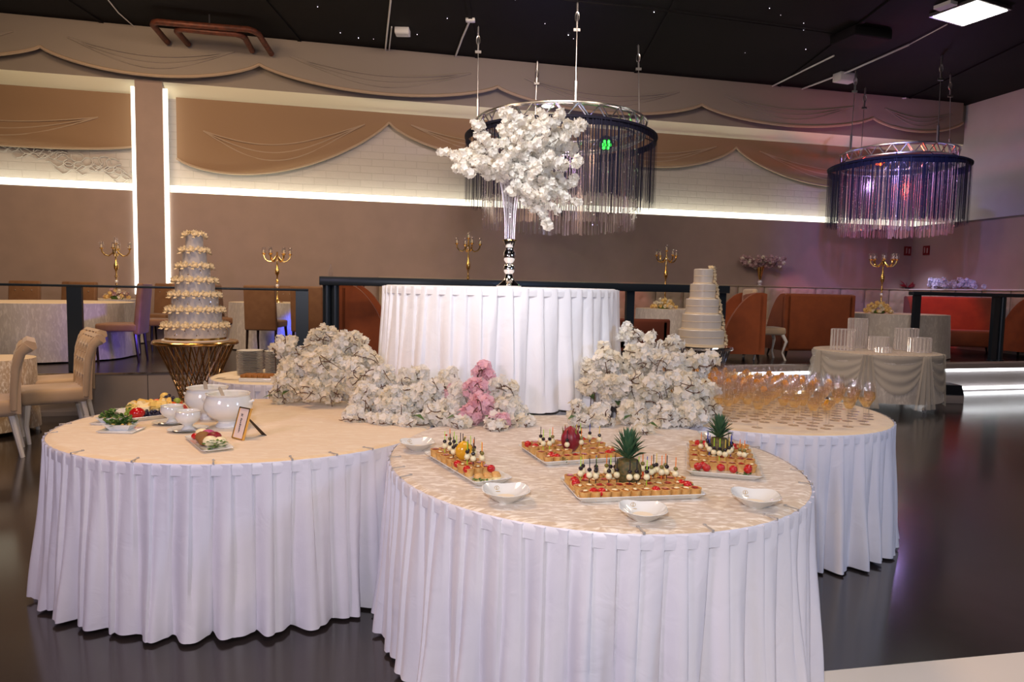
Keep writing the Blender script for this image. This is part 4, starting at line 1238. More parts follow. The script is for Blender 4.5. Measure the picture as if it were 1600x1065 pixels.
stroke([(-.022, .122), (-.012, .124), (-.016, .112)]); stroke([(-.010, .119), (-.002, .121)]); stroke([(-.006, .124), (-.008, .113), (-.002, .112)])
for k in range(7):
    z = .098-k*.0095; x = -.014+.001*k
    stroke([(x, z), (x+.006, z+.004), (x+.007, z-.003), (x+.001, z-.005), (x+.002, z-.0095)])
    if k in (0, 3): stroke([(x+.002, z), (x+.014, z+.001)])
mb.build('handwriting', 'ink', t)

# rear side table with plates
EP = ell(-1.93, 5.65, .52, .52, 0)
buffet('p', EP, 'napkin', 'skirt', 40, 9, 'the small side table with the plate stacks', tl='white cloth on the small side table with the plate stacks')
plate = thing('dessert_plate', '', 'plate')
MB().lathe([(.055, 0), (.060, .003), (.105, .014), (.107, .0155), (.100, .0145), (.060, .006), (0, .005)], 28).build('plate_body', 'plate', plate)
for sidx, (px, nn_) in enumerate(((391, 15), (434, 15))):
    base = G(px, 588, CZT); base.y = 5.66; base.x = W(px, 580, 5.66).x
    for k in range(nn_):
        put(plate, (base.x+R_.uniform(-.002, .002), base.y+R_.uniform(-.002, .002), CZT+k*.0135), 0, 'grey-white dessert plate in the %s stack of the side table' % ('left' if sidx == 0 else 'right'), 'plates in the %s stack' % ('left' if sidx == 0 else 'right'))
t = thing('bread_tray', 'white tray of glazed brown pastries in front of the plate stacks', 'tray', (W(418, 600, 5.32).x, 5.30, CZT), .05)
MB().rbox(-.19, .19, -.08, .08, 0, .030, .006, 2).build('tray_body', 'porcelain', t)
mp = MB().rbox(-.022, .022, -.018, .018, 0, .024, .006, 2).mesh('pastry_square', 'bread')
for i in range(8):
    for j in range(3):
        o = inst('pastry_square', mp, None, (t.location.x-.16+i*.045, t.location.y-.05+j*.045, CZT+.030)); tag(o, 'glazed brown pastry square on the tray by the plate stacks', 'pastry', 'pastry squares on the tray')
for k, (px, Y) in enumerate(((365, 5.35), (352, 5.42))):
    p = Vector((W(px, 592, Y).x, Y, CZT))
    mb = MB()
    for j in range(4): mb.add([(-.09+.01*j, -.05, .003*j), (.09-.012*j, -.06+.01*j, .003*j), (.06, .06-.01*j, .003*j+.016), (-.05, .05, .003*j+.010)], [(0, 1, 2, 3)])
    mb.box(-.05, .05, -.03, .03, 0, .008)
    tag(mb.build('napkin', 'napkin', loc=p, rz=.4*k), ('folded cream napkins left of the plate stacks, nearer pile', 'folded cream napkins left of the plate stacks, farther pile')[k], 'napkin')

# =================================================================== WINE GLASSES
gl = thing('wine_glass', '', 'glass')
MB().lathe([(.001, .098), (.018, .104), (.031, .128), (.034, .150), (.030, .185), (.0265, .208)], 16, cap=False).build('glass_bowl', 'glass', gl)
MB().lathe([(.0035, .0985), (.003, .06), (.0035, .012), (.010, .004), (.031, .0015), (.031, .0), (.0, .0)], 12).build('glass_stem', 'glass', gl)
dr = MB().lathe([(0, .1025), (.0168, .107), (.0292, .130), (.0316, .146), (0, .1462)], 14, cap=False).build('drink', 'amber', gl)
gl2 = thing('wine_glass', '', 'glass')
for c in gl.children: k = c.copy(); COL.objects.link(k); k.parent = gl2
MB().lathe([(0, -.002), (.020, -.002), (.020, .002), (0, .002)], 12).build('orange_slice', 'orange_slice', gl2)
gl2.children[-1].location = (.004, 0, .150); gl2.children[-1].rotation_euler = (1.25, 0, .4)
KIDS[gl.name] = [(c, []) for c in gl.children]; KIDS[gl2.name] = [(c, []) for c in gl2.children]
rg = random.Random(17); cx, cy = 1.553, 4.599; cnt = 0
def inER(x, y, k):
    c, s = math.cos(3.533), math.sin(3.533); dx, dy = x-cx, y-cy; a = dx*c+dy*s; b = -dx*s+dy*c
    return (a/.838)**2+(b/.955)**2 < k*k


for j in range(-10, 11):
    for i in range(-10, 11):
        x = cx+i*.098+(j % 2)*.049+rg.uniform(-.016, .016); y = cy+j*.088+rg.uniform(-.014, .014)
        if not inER(x, y, .90): continue
        if x < .93: continue
        if x < 1.10 and y < 4.15: continue
        fy = y-3.88
        if fy < .10 and rg.random() < .45: continue
        back = (y > 4.55 and rg.random() < .75) or rg.random() < .12
        if x > 2.0 and y < 4.7 and rg.random() < .75: back = False
        root = gl2 if back else gl
        lab = ('stemmed glass of golden drink with an orange slice on the right table', 'orange-slice glasses on the right table') if back else ('stemmed wine glass with a little golden drink on the right table', 'plain wine glasses on the right table')
        put(root, (x, y, CZT), rg.uniform(0, 6), *lab); cnt += 1

# =================================================================== CAKES
def wire_stand(name, label, c, h, rt, rwaist, rb, zw, n, mt, topm, tw=1.9):
    t = thing(name, label, 'cake stand', c)
    MB().lathe([(rt*.9, h-.03), (rt, h-.018), (rt+.006, h-.008), (rt, h), (0, h)], 48).build('top_plate', topm, t)
    MB().tube([(rt*math.cos(2*PI*k/48), rt*math.sin(2*PI*k/48), h-.024) for k in range(48)], .010, 6, closed=True).build('top_ring', mt, t)
    MB().tube([(rb*math.cos(2*PI*k/48), rb*math.sin(2*PI*k/48), .010) for k in range(48)], .010, 6, closed=True).build('base_ring', mt, t)
    for d in (1, -1):
        me = MB().tube([(rt*.93, 0, h-.025), (rb*math.cos(tw), rb*math.sin(tw)*d, .012)], .0055, 5).mesh('rod', mt)
        for k in range(n): inst('rod', me, t, (0, 0, 0), (0, 0, 2*PI*k/n))
    return t


rose_me = MB()
for k in range(9):
    a = k*2.4; r = .010+.0030*k; tilt = .35+.09*k
    c = Vector((math.cos(a), math.sin(a), 0)); s_ = Vector((-math.sin(a), math.cos(a), 0))
    h = .030-.0022*k
    rose_me.add([c*r*.4, c*r+s_*.012+Vector((0, 0, h*.5)), c*(r+.010*tilt)+Vector((0, 0, h)), c*r-s_*.012+Vector((0, 0, h*.5))], [(0, 1, 2, 3)])
rose_me.ball((0, 0, .006), .016, 8, 5, (1, 1, .8))
rose = rose_me.mesh('sugar_rose', 'icing_cream')
dot = MB().ball((0, 0, 0), .006, 6, 4).mesh('pearl', 'gold')

Y1 = 6.7; c1 = Vector((W(306, 531, Y1).x, Y1, 0)); SH = W(306, 531, Y1).z-.004
wire_stand('cake_stand', 'gold wire hyperbolic cake stand behind the left table', c1, SH, .385, .2, .175, .2, 30, 'rose_gold', 'gold')
ck = thing('wedding_cake', 'seven-tier white cake with rings of cream roses on the gold stand', 'cake', c1+Vector((0, 0, SH)))
MB().lathe([(.30, 0), (.305, .006), (.30, .016), (0, .016)], 48).build('cake_board', 'icing', ck)
k_ = Y1/F_
tiers = [(45.5, 525, 502), (39.5, 502, 478), (34.5, 478, 455), (29.5, 455, 433), (23, 433, 411), (18, 411, 387), (13, 387, 363)]
zb = .016
for i, (rp, yb, yt) in enumerate(tiers):
    r = rp*k_*.97; h = (yb-yt)*k_*(1.0)
    MB().lathe([(r, zb), (r, zb+h-.010), (r-.010, zb+h), (0, zb+h)], 48).build('cake_tier', 'icing', ck)
    if i == 0: MB().lathe([(r+.004, zb), (r+.004, zb+.020), (r, zb+.021)], 48, cap=False).build('gold_ribbon', 'gold', ck)
    rr = r+.004; n = int(2*PI*rr/.078)
    for q in range(n):
        a = 2*PI*q/n; o = inst('sugar_rose', rose, ck, (rr*math.cos(a), rr*math.sin(a), zb+h-.010), (0, 0, 0), 1.42)
        o.rotation_euler = (Vector((math.cos(a), math.sin(a), .75))).to_track_quat('Z', 'Y').to_euler()
    if i % 2 == 0 and i < 5:
        m2 = int(2*PI*r/.10)
        mb = MB()
        for q in range(m2):
            a = 2*PI*q/m2
            inst('pearl', dot, ck, (r*math.cos(a), r*math.sin(a), zb+h*(.35+.3*(q % 2))))
            mb.tube([((r+.002)*math.cos(a+.02+d*.02), (r+.002)*math.sin(a+.02+d*.02), zb+h*(.45+.12*math.sin(d*1.4))) for d in range(5)], .0025, 4)
        mb.build('piped_scroll', 'crystal', ck)
    zb += h
for q in range(5): inst('sugar_rose', rose, ck, (.045*math.cos(q*1.26), .045*math.sin(q*1.26), zb+.002), (0, 0, q), 1.3)
inst('sugar_rose', rose, ck, (0, 0, zb+.012), (0, 0, 0), 1.3)

Y2 = 7.5; c2 = Vector((W(1101, 538, Y2).x, Y2, 0)); SH2 = W(1101, 540, Y2).z
wire_stand('cake_stand', 'polished silver cake stand behind the right blossom mound', c2, SH2, .300, .2, .15, .2, 30, 'chrome', 'chrome')
MB().lathe([(.15, .02), (.13, .3), (.17, .55), (.265, SH2-.03)], 40, cap=False).build('inner_cone', 'chrome', [o for o in D.objects if o.name.startswith('cake_stand')][-1])
ck = thing('wedding_cake', 'five-tier satin-smooth cake with flowers down one side on the silver stand', 'cake', c2+Vector((-.045, 0, SH2)))
MB().lathe([(.255, 0), (.26, .006), (.25, .014), (0, .014)], 48).build('cake_board', 'cream_edge', ck)
k_ = Y2/F_; zb = .014
for i, (rp, h_) in enumerate(((35, 24), (30, 24), (25, 23.5), (19.5, 23), (14.5, 23))):
    r = rp*k_; h = h_*k_
    MB().lathe([(r+.006, zb), (r+.006, zb+.008), (r, zb+.012), (r, zb+h-.008), (r-.008, zb+h), (0, zb+h)], 48).build('cake_tier', 'icing2', ck)
    MB().lathe([(r+.007, zb), (r+.008, zb+.012), (r, zb+.014)], 48, cap=False).lathe([(r+.002, zb+h*.5), (r+.003, zb+h*.5+.003), (r, zb+h*.5+.006)], 48, cap=False).build('border', 'cream_edge', ck)
    for q in range(4):
        a = -.5+.22*q; inst('sugar_rose', rose, ck, ((r+.012)*math.cos(a), (r+.012)*math.sin(a), zb+.02+h*.24*q), (0, 1.2, a), 1.1)
    zb += h
for q in range(3): inst('sugar_rose', rose, ck, (.06+.02*q, -.03+.02*q, zb+.004), (.3, .4, q), 1.2)

# =================================================================== DRAPED TABLE WITH CRYSTAL CYLINDERS
YT = 9.58; ct = Vector((W(1368, 550, YT).x, YT, 0)); RT_ = .80
t = thing('folding_table', 'round wheeled table under a sheer draped cloth, in front of the right platform', 'table', ct)
MB().lathe([(RT_-.01, .72), (RT_-.01, .748), (0, .748)], 40).build('tabletop', 'dark_wood', t)
for k in range(4):
    a = -1.05+k*PI/2; lg = MB().tube([(math.cos(a)*.55, math.sin(a)*.55, .72), (math.cos(a)*.70, math.sin(a)*.70, .12)], .016, 8).build('leg', 'white_plastic', t)
    MB().lathe([(.0, -.012), (.034, -.012), (.034, .012), (0, .012)], 12).build('caster', 'white_plastic', lg, loc=(math.cos(a)*.72, math.sin(a)*.72, .036)); lg.children[-1].rotation_euler = (PI/2, 0, .3)
ED = ell(ct.x, ct.y, RT_, RT_, 0)
cl = skirt('draped_cloth', ED, .756, .13, 18, 'velvet_grey', .04, .02, .004, 5, sub=10).build('draped_cloth', 'velvet_grey')
tag(cl, 'sheer cream cloth hanging round the wheeled table with swagged voile', 'tablecloth')
MB().lathe([(0, .760), (RT_-.01, .760), (RT_+.006, .752)], 64, cap=False).build('cloth_top', 'velvet', cl, loc=(ct.x, ct.y, 0))
nsw = 7
for k in range(nsw):
    a0 = -PI/2+.30+2*PI*k/nsw; a1 = a0+2*PI/nsw
    def f(u, v_):
        a = a0+(a1-a0)*u; sg = .40*(1-(2*u-1)**2)**.9; z = .75-(.10+sg)*v_
        e = ED(a, .012+.050*math.sin(PI*u)*v_+.012*math.sin(v_*22)*math.sin(PI*u)); return (e[0], e[1], z)
    s = MB().grid(f, 18, 24).build('voile_swag', 'voile', cl)
    def g_(u, v_):
        a = a0+(u-.5)*(.14+.26*v_); e = ED(a, .030+.03*v_+.015*math.sin(u*20)); return (e[0], e[1], .752-(.69)*v_)
    MB().grid(g_, 14, 10).build('voile_tail', 'voile', cl)


def cyl_holder(px, Y, r, h, label, n=16):
    n = int(n*.8)
    t = thing('crystal_cylinder', label, 'candle holder', (W(px, 550, Y).x, Y, .762))
    MB().tube([(r*math.cos(2*PI*k/32), r*math.sin(2*PI*k/32), h) for k in range(32)], .0035, 6, closed=True).build('top_ring', 'crystal', t)
    MB().lathe([(r, 0), (r, .006), (0, .006)], 32).build('base_plate', 'crystal', t)
    MB().lathe([(r*.93, .006), (r*.93, h)], 32, cap=False).build('inner_sleeve', 'acrylic', t)
    m_ = int(h/.017); pr = []
    for q in range(m_): pr += [(.0020, q*h/m_), (.0085, (q+.5)*h/m_)]
    me = MB().lathe(pr+[(.002, h)], 6).mesh('bead_strand', 'crystal', False)
    for k in range(n): inst('bead_strand', me, t, (r*math.cos(2*PI*k/n), r*math.sin(2*PI*k/n), 0), (0, 0, k))
    return t


cyl_holder(1316, 9.55, .155, .29, 'wide crystal-beaded cylinder at the left of the draped table', 26)
cyl_holder(1338, 9.98, .13, .43, 'tallest crystal-beaded cylinder at the back of the draped table', 22)
cyl_holder(1372, 9.62, .13, .19, 'low crystal-beaded cylinder in the middle of the draped table', 22)
cyl_holder(1415, 9.75, .15, .31, 'tall crystal-beaded cylinder at the right back of the draped table', 26)
cyl_holder(1436, 9.40, .145, .20, 'low crystal-beaded cylinder at the right front of the draped table', 24)
cyl_holder(1380, 9.20, .10, .075, 'tiny crystal-beaded ring at the front of the draped table', 18)

# black step unit / speaker beside it
p = W(1477, 640, 9.9); t = thing('floor_speaker', 'black angular speaker box on the floor right of the draped table', 'speaker', (p.x, 9.9, 0), -.1)
MB().rbox(-.19, .17, -.15, .15, 0, .13, .01, 2).build('base_block', 'riser', t); MB().prism([(-.22, .13), (.16, .13), (.12, .27), (-.22, .27)], lambda x, z: (x, -.16, z), lambda x, z: (x, .16, z)).build('cabinet', 'black', t)
MB().box(-.20, -.14, .0, .06, .27, .50).box(-.14, -.08, .0, .06, .48, .50).build('bracket', 'black', t)

# =================================================================== FURNITURE ON THE PLATFORM
def round_cloth_table(nm_label, px, Y, r, mt='velvet_grey', z0=PZ, seed=0, sx=1.0):
    x = W(px, 480, Y).x; t = thing('dining_table', 'round dining table '+nm_label, 'table', (x, Y, z0))
    MB().lathe([(r*.98, .70), (r*.98, .735), (0, .735)], 32).build('tabletop', 'dark_wood', t); MB().lathe([(.25, 0), (.04, .03), (.04, .70)], 12).build('pedestal', 'black', t)
    E_ = ell(x, Y, r, r, 0)
    c = skirt('tablecloth', E_, z0+.745, z0+.02, 16, mt, .03, .03, .006, seed, sub=10, rows=10).build('tablecloth', mt)
    MB().lathe([(0, z0+.746), (r+.004, z0+.744)], 48, cap=False).build('cloth_top', 'velvet_smooth', c, loc=(x, Y, 0))
    tag(c, 'long velvet cloth over the dining table '+nm_label, 'tablecloth')
    return Vector((x, Y, z0+.748))


tA = round_cloth_table('at the far left of the platform', 76, 9.25, 1.02, seed=1)
tB = round_cloth_table('behind the far left one, with a candelabra', 166, 11.35, .50, seed=2)
tC = round_cloth_table('between the brown chairs, left of the thick railing', 426, 11.25, .66, seed=3)
tD = round_cloth_table('behind the five-tier cake', 1052, 12.4, .66, seed=4)
tE = round_cloth_table('in front of the red sofa', 1397, 12.05, .84, seed=5)


def dining_chair():
    t = thing('dining_chair', '', 'chair')
    MB().rbox(-.24, .24, -.24, .24, .40, .50, .025, 3).build('seat', 'brown_fab', t)
    mb = MB()
    mb.rbox(-.235, .235, .19, .27, .36, 1.02, .025, 3, fr=lambda x, y, z: (x*(1-.04*(z-.4)), y+.12*max(0, z-.45)**1.3, z)); mb.build('backrest', 'brown_fab', t)
    for i in range(3):
        for j in range(2): MB().ball((-.12+.12*i, .195+.12*max(0, .42+.16*j-.0)**1.3-.004, .87-.20*j+.0), .011, 6, 4).build('button', 'button', t)
    for sx in (-1, 1):
        MB().tube([(sx*.21, -.21, .42), (sx*.22, -.225, .22), (sx*.205, -.215, 0)], [.024, .018, .014], 6).build('leg', 'dark_wood', t)
        MB().tube([(sx*.21, .21, .42), (sx*.21, .25, .0)], [.022, .015], 6).build('leg', 'dark_wood', t)
    return t


DC = dining_chair()
def pchair(px, Y, rz, label): put(DC, (W(px, 520, Y).x, Y, PZ), rz, label, 'brown dining chairs on the platform')


# rz=0 : sitter faces -y (towards the viewer), back at +y
pchair(26, 10.65, .15, 'brown button-back dining chair at the far left behind the first table')
pchair(112, 10.55, -.1, 'brown button-back dining chair right of the far left one, behind the first table')
pchair(104, 11.3, .0, 'brown dining chair by the wall, showing above the second chair from the left')
pchair(250, 11.7, -.05, 'brown dining chair by the wall behind the left candelabra')
pchair(190, 8.85, PI/2*-1+.25, 'brown dining chair with violet-lit back, side on, left of the seven-tier cake')
pchair(252, 10.1, PI/2*-1+.1, 'brown dining chair mostly hidden behind the seven-tier cake')
pchair(362, 11.0, PI/2, 'brown dining chair side on, just right of the seven-tier cake')
pchair(436, 12.05, .0, 'brown dining chair by the wall behind the second candelabra')
pchair(417, 10.25, PI, 'brown dining chair seen from behind, left of the thin railing post')
pchair(488, 10.1, PI, 'brown dining chair seen from behind, right of the thin railing post')


def booth(w, label, loc, rz, mt='orange', h=1.06, curve=1):
    """sofa facing -y; back along +y, curved wing panels at both ends"""
    t = thing('booth_sofa', label, 'sofa', loc, rz)
    d = .72
    MB().rbox(-w/2+.06, w/2-.06, -d/2, d/2-.08, .14, .44, .04, 3).build('seat', mt, t)
    MB().rbox(-w/2, w/2, d/2-.14, d/2, .12, h, .05, 3).build('backrest', mt, t)
    for sx in (-1, 1):
        out_ = [(d/2, .12), (d/2, h-.02), (d/2-.06, h)]
        for k in range(1, 10):
            a = k/9; out_.append((d/2-.10-(d*.78)*(a**1.0)*.9, .44+(h-.44)*(math.cos(a*PI/2))**.75 if a < 1 else .46))
        out_ += [(-d/2+.02, .40), (-d/2+.02, .12)]
        x0, x1 = (sx*w/2, sx*(w/2-.09))
        if x0 > x1: x0, x1 = x1, x0
        MB().prism([(y, z) for y, z in out_], lambda y, z, x0=x0: (x0, y, z), lambda y, z, x1=x1: (x1, y, z)).build('wing_panel', mt, t)
    for sx in (-1, 1):
        for sy in (-1, 1): MB().tube([(sx*(w/2-.1), sy*(d/2-.08), .13), (sx*(w/2-.07), sy*(d/2-.06), 0)], [.025, .014], 6).build('leg', 'dark_wood', t)
    return t


def bx_(px, Y): return (W(px, 500, Y).x, Y, PZ)


booth(1.0, 'rust orange high-back booth sofa seen end on, left of the white tier', bx_(578, 9.55), PI/2+.1)
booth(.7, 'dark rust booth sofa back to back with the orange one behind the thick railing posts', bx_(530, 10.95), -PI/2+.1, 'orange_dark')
booth(.95, 'orange booth sofa seen end on, right of the five-tier cake', bx_(1146, 10.85), -PI/2-.05)
booth(1.22, 'orange booth sofa with its back to the photo, above the draped table', bx_(1262, 11.6), PI+.12)
booth(1.55, 'red-lit orange booth sofa at the right, behind the railing', bx_(1490, 13.0), -.25)
booth(.6, 'orange booth sofa cut by the right edge of the photo', bx_(1604, 12.15), PI+.25)
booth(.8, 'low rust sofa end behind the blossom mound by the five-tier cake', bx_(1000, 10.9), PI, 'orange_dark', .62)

# cream chair with white cabriole legs
t = thing('side_chair', 'cream chair with white cabriole legs between the two orange sofas', 'chair', bx_(1196, 10.95), PI/2)
MB().rbox(-.25, .25, -.25, .25, .40, .52, .04, 3).build('seat', 'tuft', t)
MB().rbox(-.25, .25, .22, .31, .45, 1.12, .04, 3).build('backrest', 'tuft', t)
for sx in (-1, 1):
    for sy in (-1, 1): MB().tube([(sx*.20, sy*.20, .42), (sx*.25, sy*.25, .30), (sx*.21, sy*.21, .12), (sx*.25, sy*.25, 0)], [.03, .026, .014, .018], 8).build('leg', 'white_wood', t)

# tufted wall banquette
bq = thing('banquette', 'long tufted cream wall banquette with button panels running to the right corner', 'bench')
u0 = -2.6; n = 19; wd = (UP_R-.06-u0)/n
def tufted(w, h, label_mt):
    mb = MB()
    def f(a, b):
        x = -w/2+w*a; z = h*b; e = min(1, min(a, 1-a)*9)*min(1, min(b+.3, 1-b)*9)
        cxs = (a*2.5+.25+.5*(int(b*4) % 2)) ; tx = abs((cxs % 1)-.5)*2; tz = abs(((b*4) % 1)-.5)*2
        dp = .030*e*(1-.55*max(0, 1-math.hypot(tx, tz)*1.6))
        return (x, -dp*1.7-.05, z)
    mb.grid(f, 21, 25); mb.box(-w/2, w/2, -.055, .05, 0, h); return mb


me = tufted(wd-.015, .80, 'bench').mesh('back_panel', 'bench')
btn = MB().ball((0, 0, 0), .014, 6, 4).mesh('button', 'button')
for k in range(n):
    p = WF(u0+wd*(k+.5), .12, PZ+.40); o = inst('back_panel', me, bq, p, (0, 0, YAW))
    for (bx, bz) in ((-.10, .5), (.10, .5), (0, .34), (-.10, .2), (.10, .2)): inst('button', btn, o, (bx, -.066, bz))
for (a_, b_) in ((u0, UP_R-.06),):
    MB().box(a_, b_, -.70, -.14, 0, .0, fr=lambda u, y, z: WF(u, -y, z+PZ))
wbox(u0, UP_R-.06, .12, .68, PZ, PZ+.44).build('seat', 'bench', bq, False)
wbox(u0, UP_R-.06, .0, .20, PZ+1.20, PZ+1.225).build('top_ledge', 'bench', bq, False)
# side run under the right partition
bq2 = thing('banquette', 'short tufted pale banquette along the right partition, brightly lit from above', 'bench')
for k in range(6):
    p = WF(UP_R-.10, .45+.62*k, PZ+.40); inst('back_panel', me, bq2, p, (0, 0, YAW-PI/2))
MB().box(UP_R-.2, UP_R-.0, -4.1, -.14, PZ+1.20, PZ+1.225, fr=lambda u, y, z: WF(u, -y, z)).build('top_ledge', 'white_wood', bq2, False)
ledge_z = PZ+1.226

# floor seating at the far left: tufted chairs and a small table
def scroll_chair(label, loc, rz):
    t = thing('tufted_chair', label, 'chair', loc, rz)
    # faces -y
    MB().rbox(-.26, .26, -.28, .26, .36, .50, .045, 3).build('seat', 'tuft', t)
    mb = MB()
    prof = [(.20, .40), (.205, .55), (.215, .70), (.235, .85), (.275, .96), (.335, 1.005), (.395, .985), (.405, .935), (.365, .905), (.325, .89), (.30, .80), (.285, .65), (.28, .50), (.28, .38)]
    P0 = prof; prof = []
    for i in range(len(P0)-1):
        for j in range(4): prof.append((P0[i][0]+(P0[i+1][0]-P0[i][0])*j/4, P0[i][1]+(P0[i+1][1]-P0[i][1])*j/4))
    prof.append(P0[-1]); nb = len(prof)
    def f(a, b):
        q = min(int(round(b*(nb-1))), nb-1); y, z = prof[q]; x = -.27+.54*a
        if q < 18 and 0 < a < 1:
            gx, gz = a*4, (z-.40)/.145; row = math.floor(gz)
            best = min(math.hypot(gx-(round(gx-.5*(rw % 2))+.5*(rw % 2)), (gz-rw)*1.0) for rw in (row, row+1))
            y += .070*max(0, 1-best*1.45)+.012*(1-min(1, min(a, 1-a)*8))-.018
        return (x*(1+.05*math.sin(PI*q/nb)), y, z)
    mb.grid(f, 41, nb)
    L = [f(0, k/(nb-1)) for k in range(nb)]; Rr = [f(1, k/(nb-1)) for k in range(nb)]
    mb.add(L, [tuple(range(nb))]); mb.add(Rr, [tuple(range(nb-1, -1, -1))])
    mb.build('backrest', 'tuft', t)
    for sx in (-1, 1):      # rolled side flanks
        MB().tube([(sx*.275, .23, .42), (sx*.285, .235, .60), (sx*.29, .25, .78), (sx*.29, .29, .90), (sx*.29, .345, .955)], [.022, .027, .031, .038, .048], 10).build('side_roll', 'tuft', t)
    for i in range(4):
        for j in range(3): MB().ball((-.27+.54*((i+.5*(1 if j % 2 == 0 else 2))/4 if i < 3 or j % 2 == 0 else .125), .222+.010*j, .40+.145*(j+1)), .010, 6, 4).build('button', 'tuft', t)
    for sx in (-1, 1):
        MB().tube([(sx*.21, -.22, .38), (sx*.22, -.24, .18), (sx*.20, -.22, 0)], [.028, .022, .018], 8).build('leg', 'white_wood', t)
        MB().tube([(sx*.21, .21, .38), (sx*.22, .28, .0)], [.026, .018], 8).build('leg', 'white_wood', t)
    return t


def FX(px, Y): return (W(px, 640, Y).x, Y, 0)


scroll_chair('beige tufted scroll-back chair with white legs, side on, nearest complete one at the left', FX(84, 6.5), -.86)
scroll_chair('beige tufted scroll-back chair standing just behind the nearest complete one', FX(92, 7.15), -.80)
scroll_chair('beige tufted chair cut by the left edge of the photo, back towards the viewer', FX(-30, 5.75), -.95)
t = thing('cafe_table', 'small round table at the left edge under a velvet cloth', 'table', FX(-12, 6.7)); MB().lathe([(.36, .69), (.36, .72), (0, .72)], 24).lathe([(.2, 0), (.03, .03), (.03, .69)], 12).build('tabletop', 'dark_wood', t)
ec = ell(t.location.x, t.location.y, .37, .37, 0)
c = skirt('tablecloth', ec, .735, .04, 12, 'velvet_grey', .01, .02, .004, 3, sub=8, rows=8).build('tablecloth', 'velvet'); MB().lathe([(0, .737), (.374, .735)], 32, cap=False).build('cloth_top', 'velvet_smooth', c, loc=(t.location.x, t.location.y, 0))
tag(c, 'cream velvet cloth on the small round table at the left edge', 'tablecloth')

# =================================================================== CANDELABRAS AND SMALL FLOWERS
def candelabra(px, ybase, ytop, base, label, arms=5, mt='gold'):
    Y = base.y if isinstance(base, Vector) else base
    x = W(px, ytop+30, Y).x; zt = W(px, ytop, Y).z; z0 = base.z; h = zt-z0
    t = thing('candelabra', label, 'candelabra', (x, Y, z0))
    hs = h-.20
    MB().lathe([(.085, 0), (.08, .012), (.03, .03), (.012, .06), (.014, hs*.25), (.012, hs*.42)], 14).build('base', mt, t)
    MB().lathe([(.010, hs*.40), (.024, hs*.44), (.012, hs*.48), (.014, hs*.55), (.034, hs*.60), (.036, hs*.66), (.016, hs*.72), (.012, hs*.85), (.018, hs*.95), (.012, hs+.03)], 14).build('stem', mt, t)
    MB().ball((0, 0, hs*.34), .030, 10, 7).ball((0, 0, hs*.92), .026, 10, 7).build('crystal_ball', 'crystal', t)
    for k in range(arms):
        last = (k == arms-1 and arms % 2 == 1)
        if last: e = (0, 0, hs+.06); pts = [(0, 0, hs), (0, 0, hs+.06)]
        else:
            n_ = arms-(arms % 2); a = 2*PI*k/n_+.35; c_, s_ = math.cos(a), math.sin(a); r = .205
            pts = [(c_*q*r, s_*q*r, hs*.93+dz) for q, dz in ((.05, .02), (.25, -.03), (.5, -.075), (.78, -.06), (.97, -.01), (1, .04))]; e = pts[-1]
        am = MB().tube(pts, .011, 6).build('arm', mt, t)
        MB().lathe([(.0, -.01), (.016, -.006), (.034, .012), (.036, .016), (0, .014)], 12, e).build('cup', mt, am)
        MB().lathe([(.018, .016), (.036, .045), (.036, .075), (.030, .115), (.029, .115), (.034, .075), (.034, .046), (.016, .018)], 14, e, cap=False).build('glass_shade', 'glass', am)
        MB().lathe([(.010, .014), (.010, .07), (0, .072)], 8, e).build('candle', 'icing_cream', am)
    return t


candelabra(181, 445, 368, tB+Vector((0, .0, 0)), 'gold candelabra with glass shades on the table left of the LED pillar')
candelabra(433, 448, 377, tC+Vector((0, 0, 0)), 'gold candelabra on the table between the brown chairs', 6)
tF = Vector((W(733, 450, 11.6).x, 11.6, PZ+.748)); round_cloth_table('hidden behind the tall white tier', 733, 11.6, .6, seed=8)
candelabra(732, 440, 360, tF, 'gold candelabra left of the tall glass vase, above the thick railing', 5)
candelabra(1041, 470, 380, tD, 'gold candelabra behind the five-tier cake', 5)
candelabra(1380, 470, 386, tE+Vector((0, .1, 0)), 'gold candelabra left of the exit signs', 8)


def posy(px, Y, z, r, kinds, label, n=34, seed=1, twig=False):
    rg = random.Random(seed); t = thing('posy', label, 'flowers', (W(px, 460, Y).x, Y, z))
    for k in range(n):
        a = rg.uniform(0, 6.28); q = math.sqrt(rg.random()); d = rg.uniform(.2, 1)
        inst('blossom', rg.choice(BL[rg.choice(kinds)]), t, (r*q*math.cos(a), r*q*.7*math.sin(a), .03+r*.75*(1-q*q)*d), (rg.uniform(0, 6), 0, rg.uniform(0, 6)), 1.05)
    MB().lathe([(r*.4, 0), (r*.5, .03), (r*.4, .05), (0, .05)], 12).build('holder', 'leaf', t)
    return t


posy(183, 11.2, tB.z, .20, 'ydi', 'round pink and yellow posy at the foot of the left candelabra', 36, 1)
posy(1038, 12.25, tD.z, .22, 'yyi', 'round yellow rose posy at the foot of the candelabra behind the cake', 44, 2)
posy(1373, 11.9, tE.z, .24, 'yyi', 'round yellow rose posy on the table before the red sofa', 50, 3)

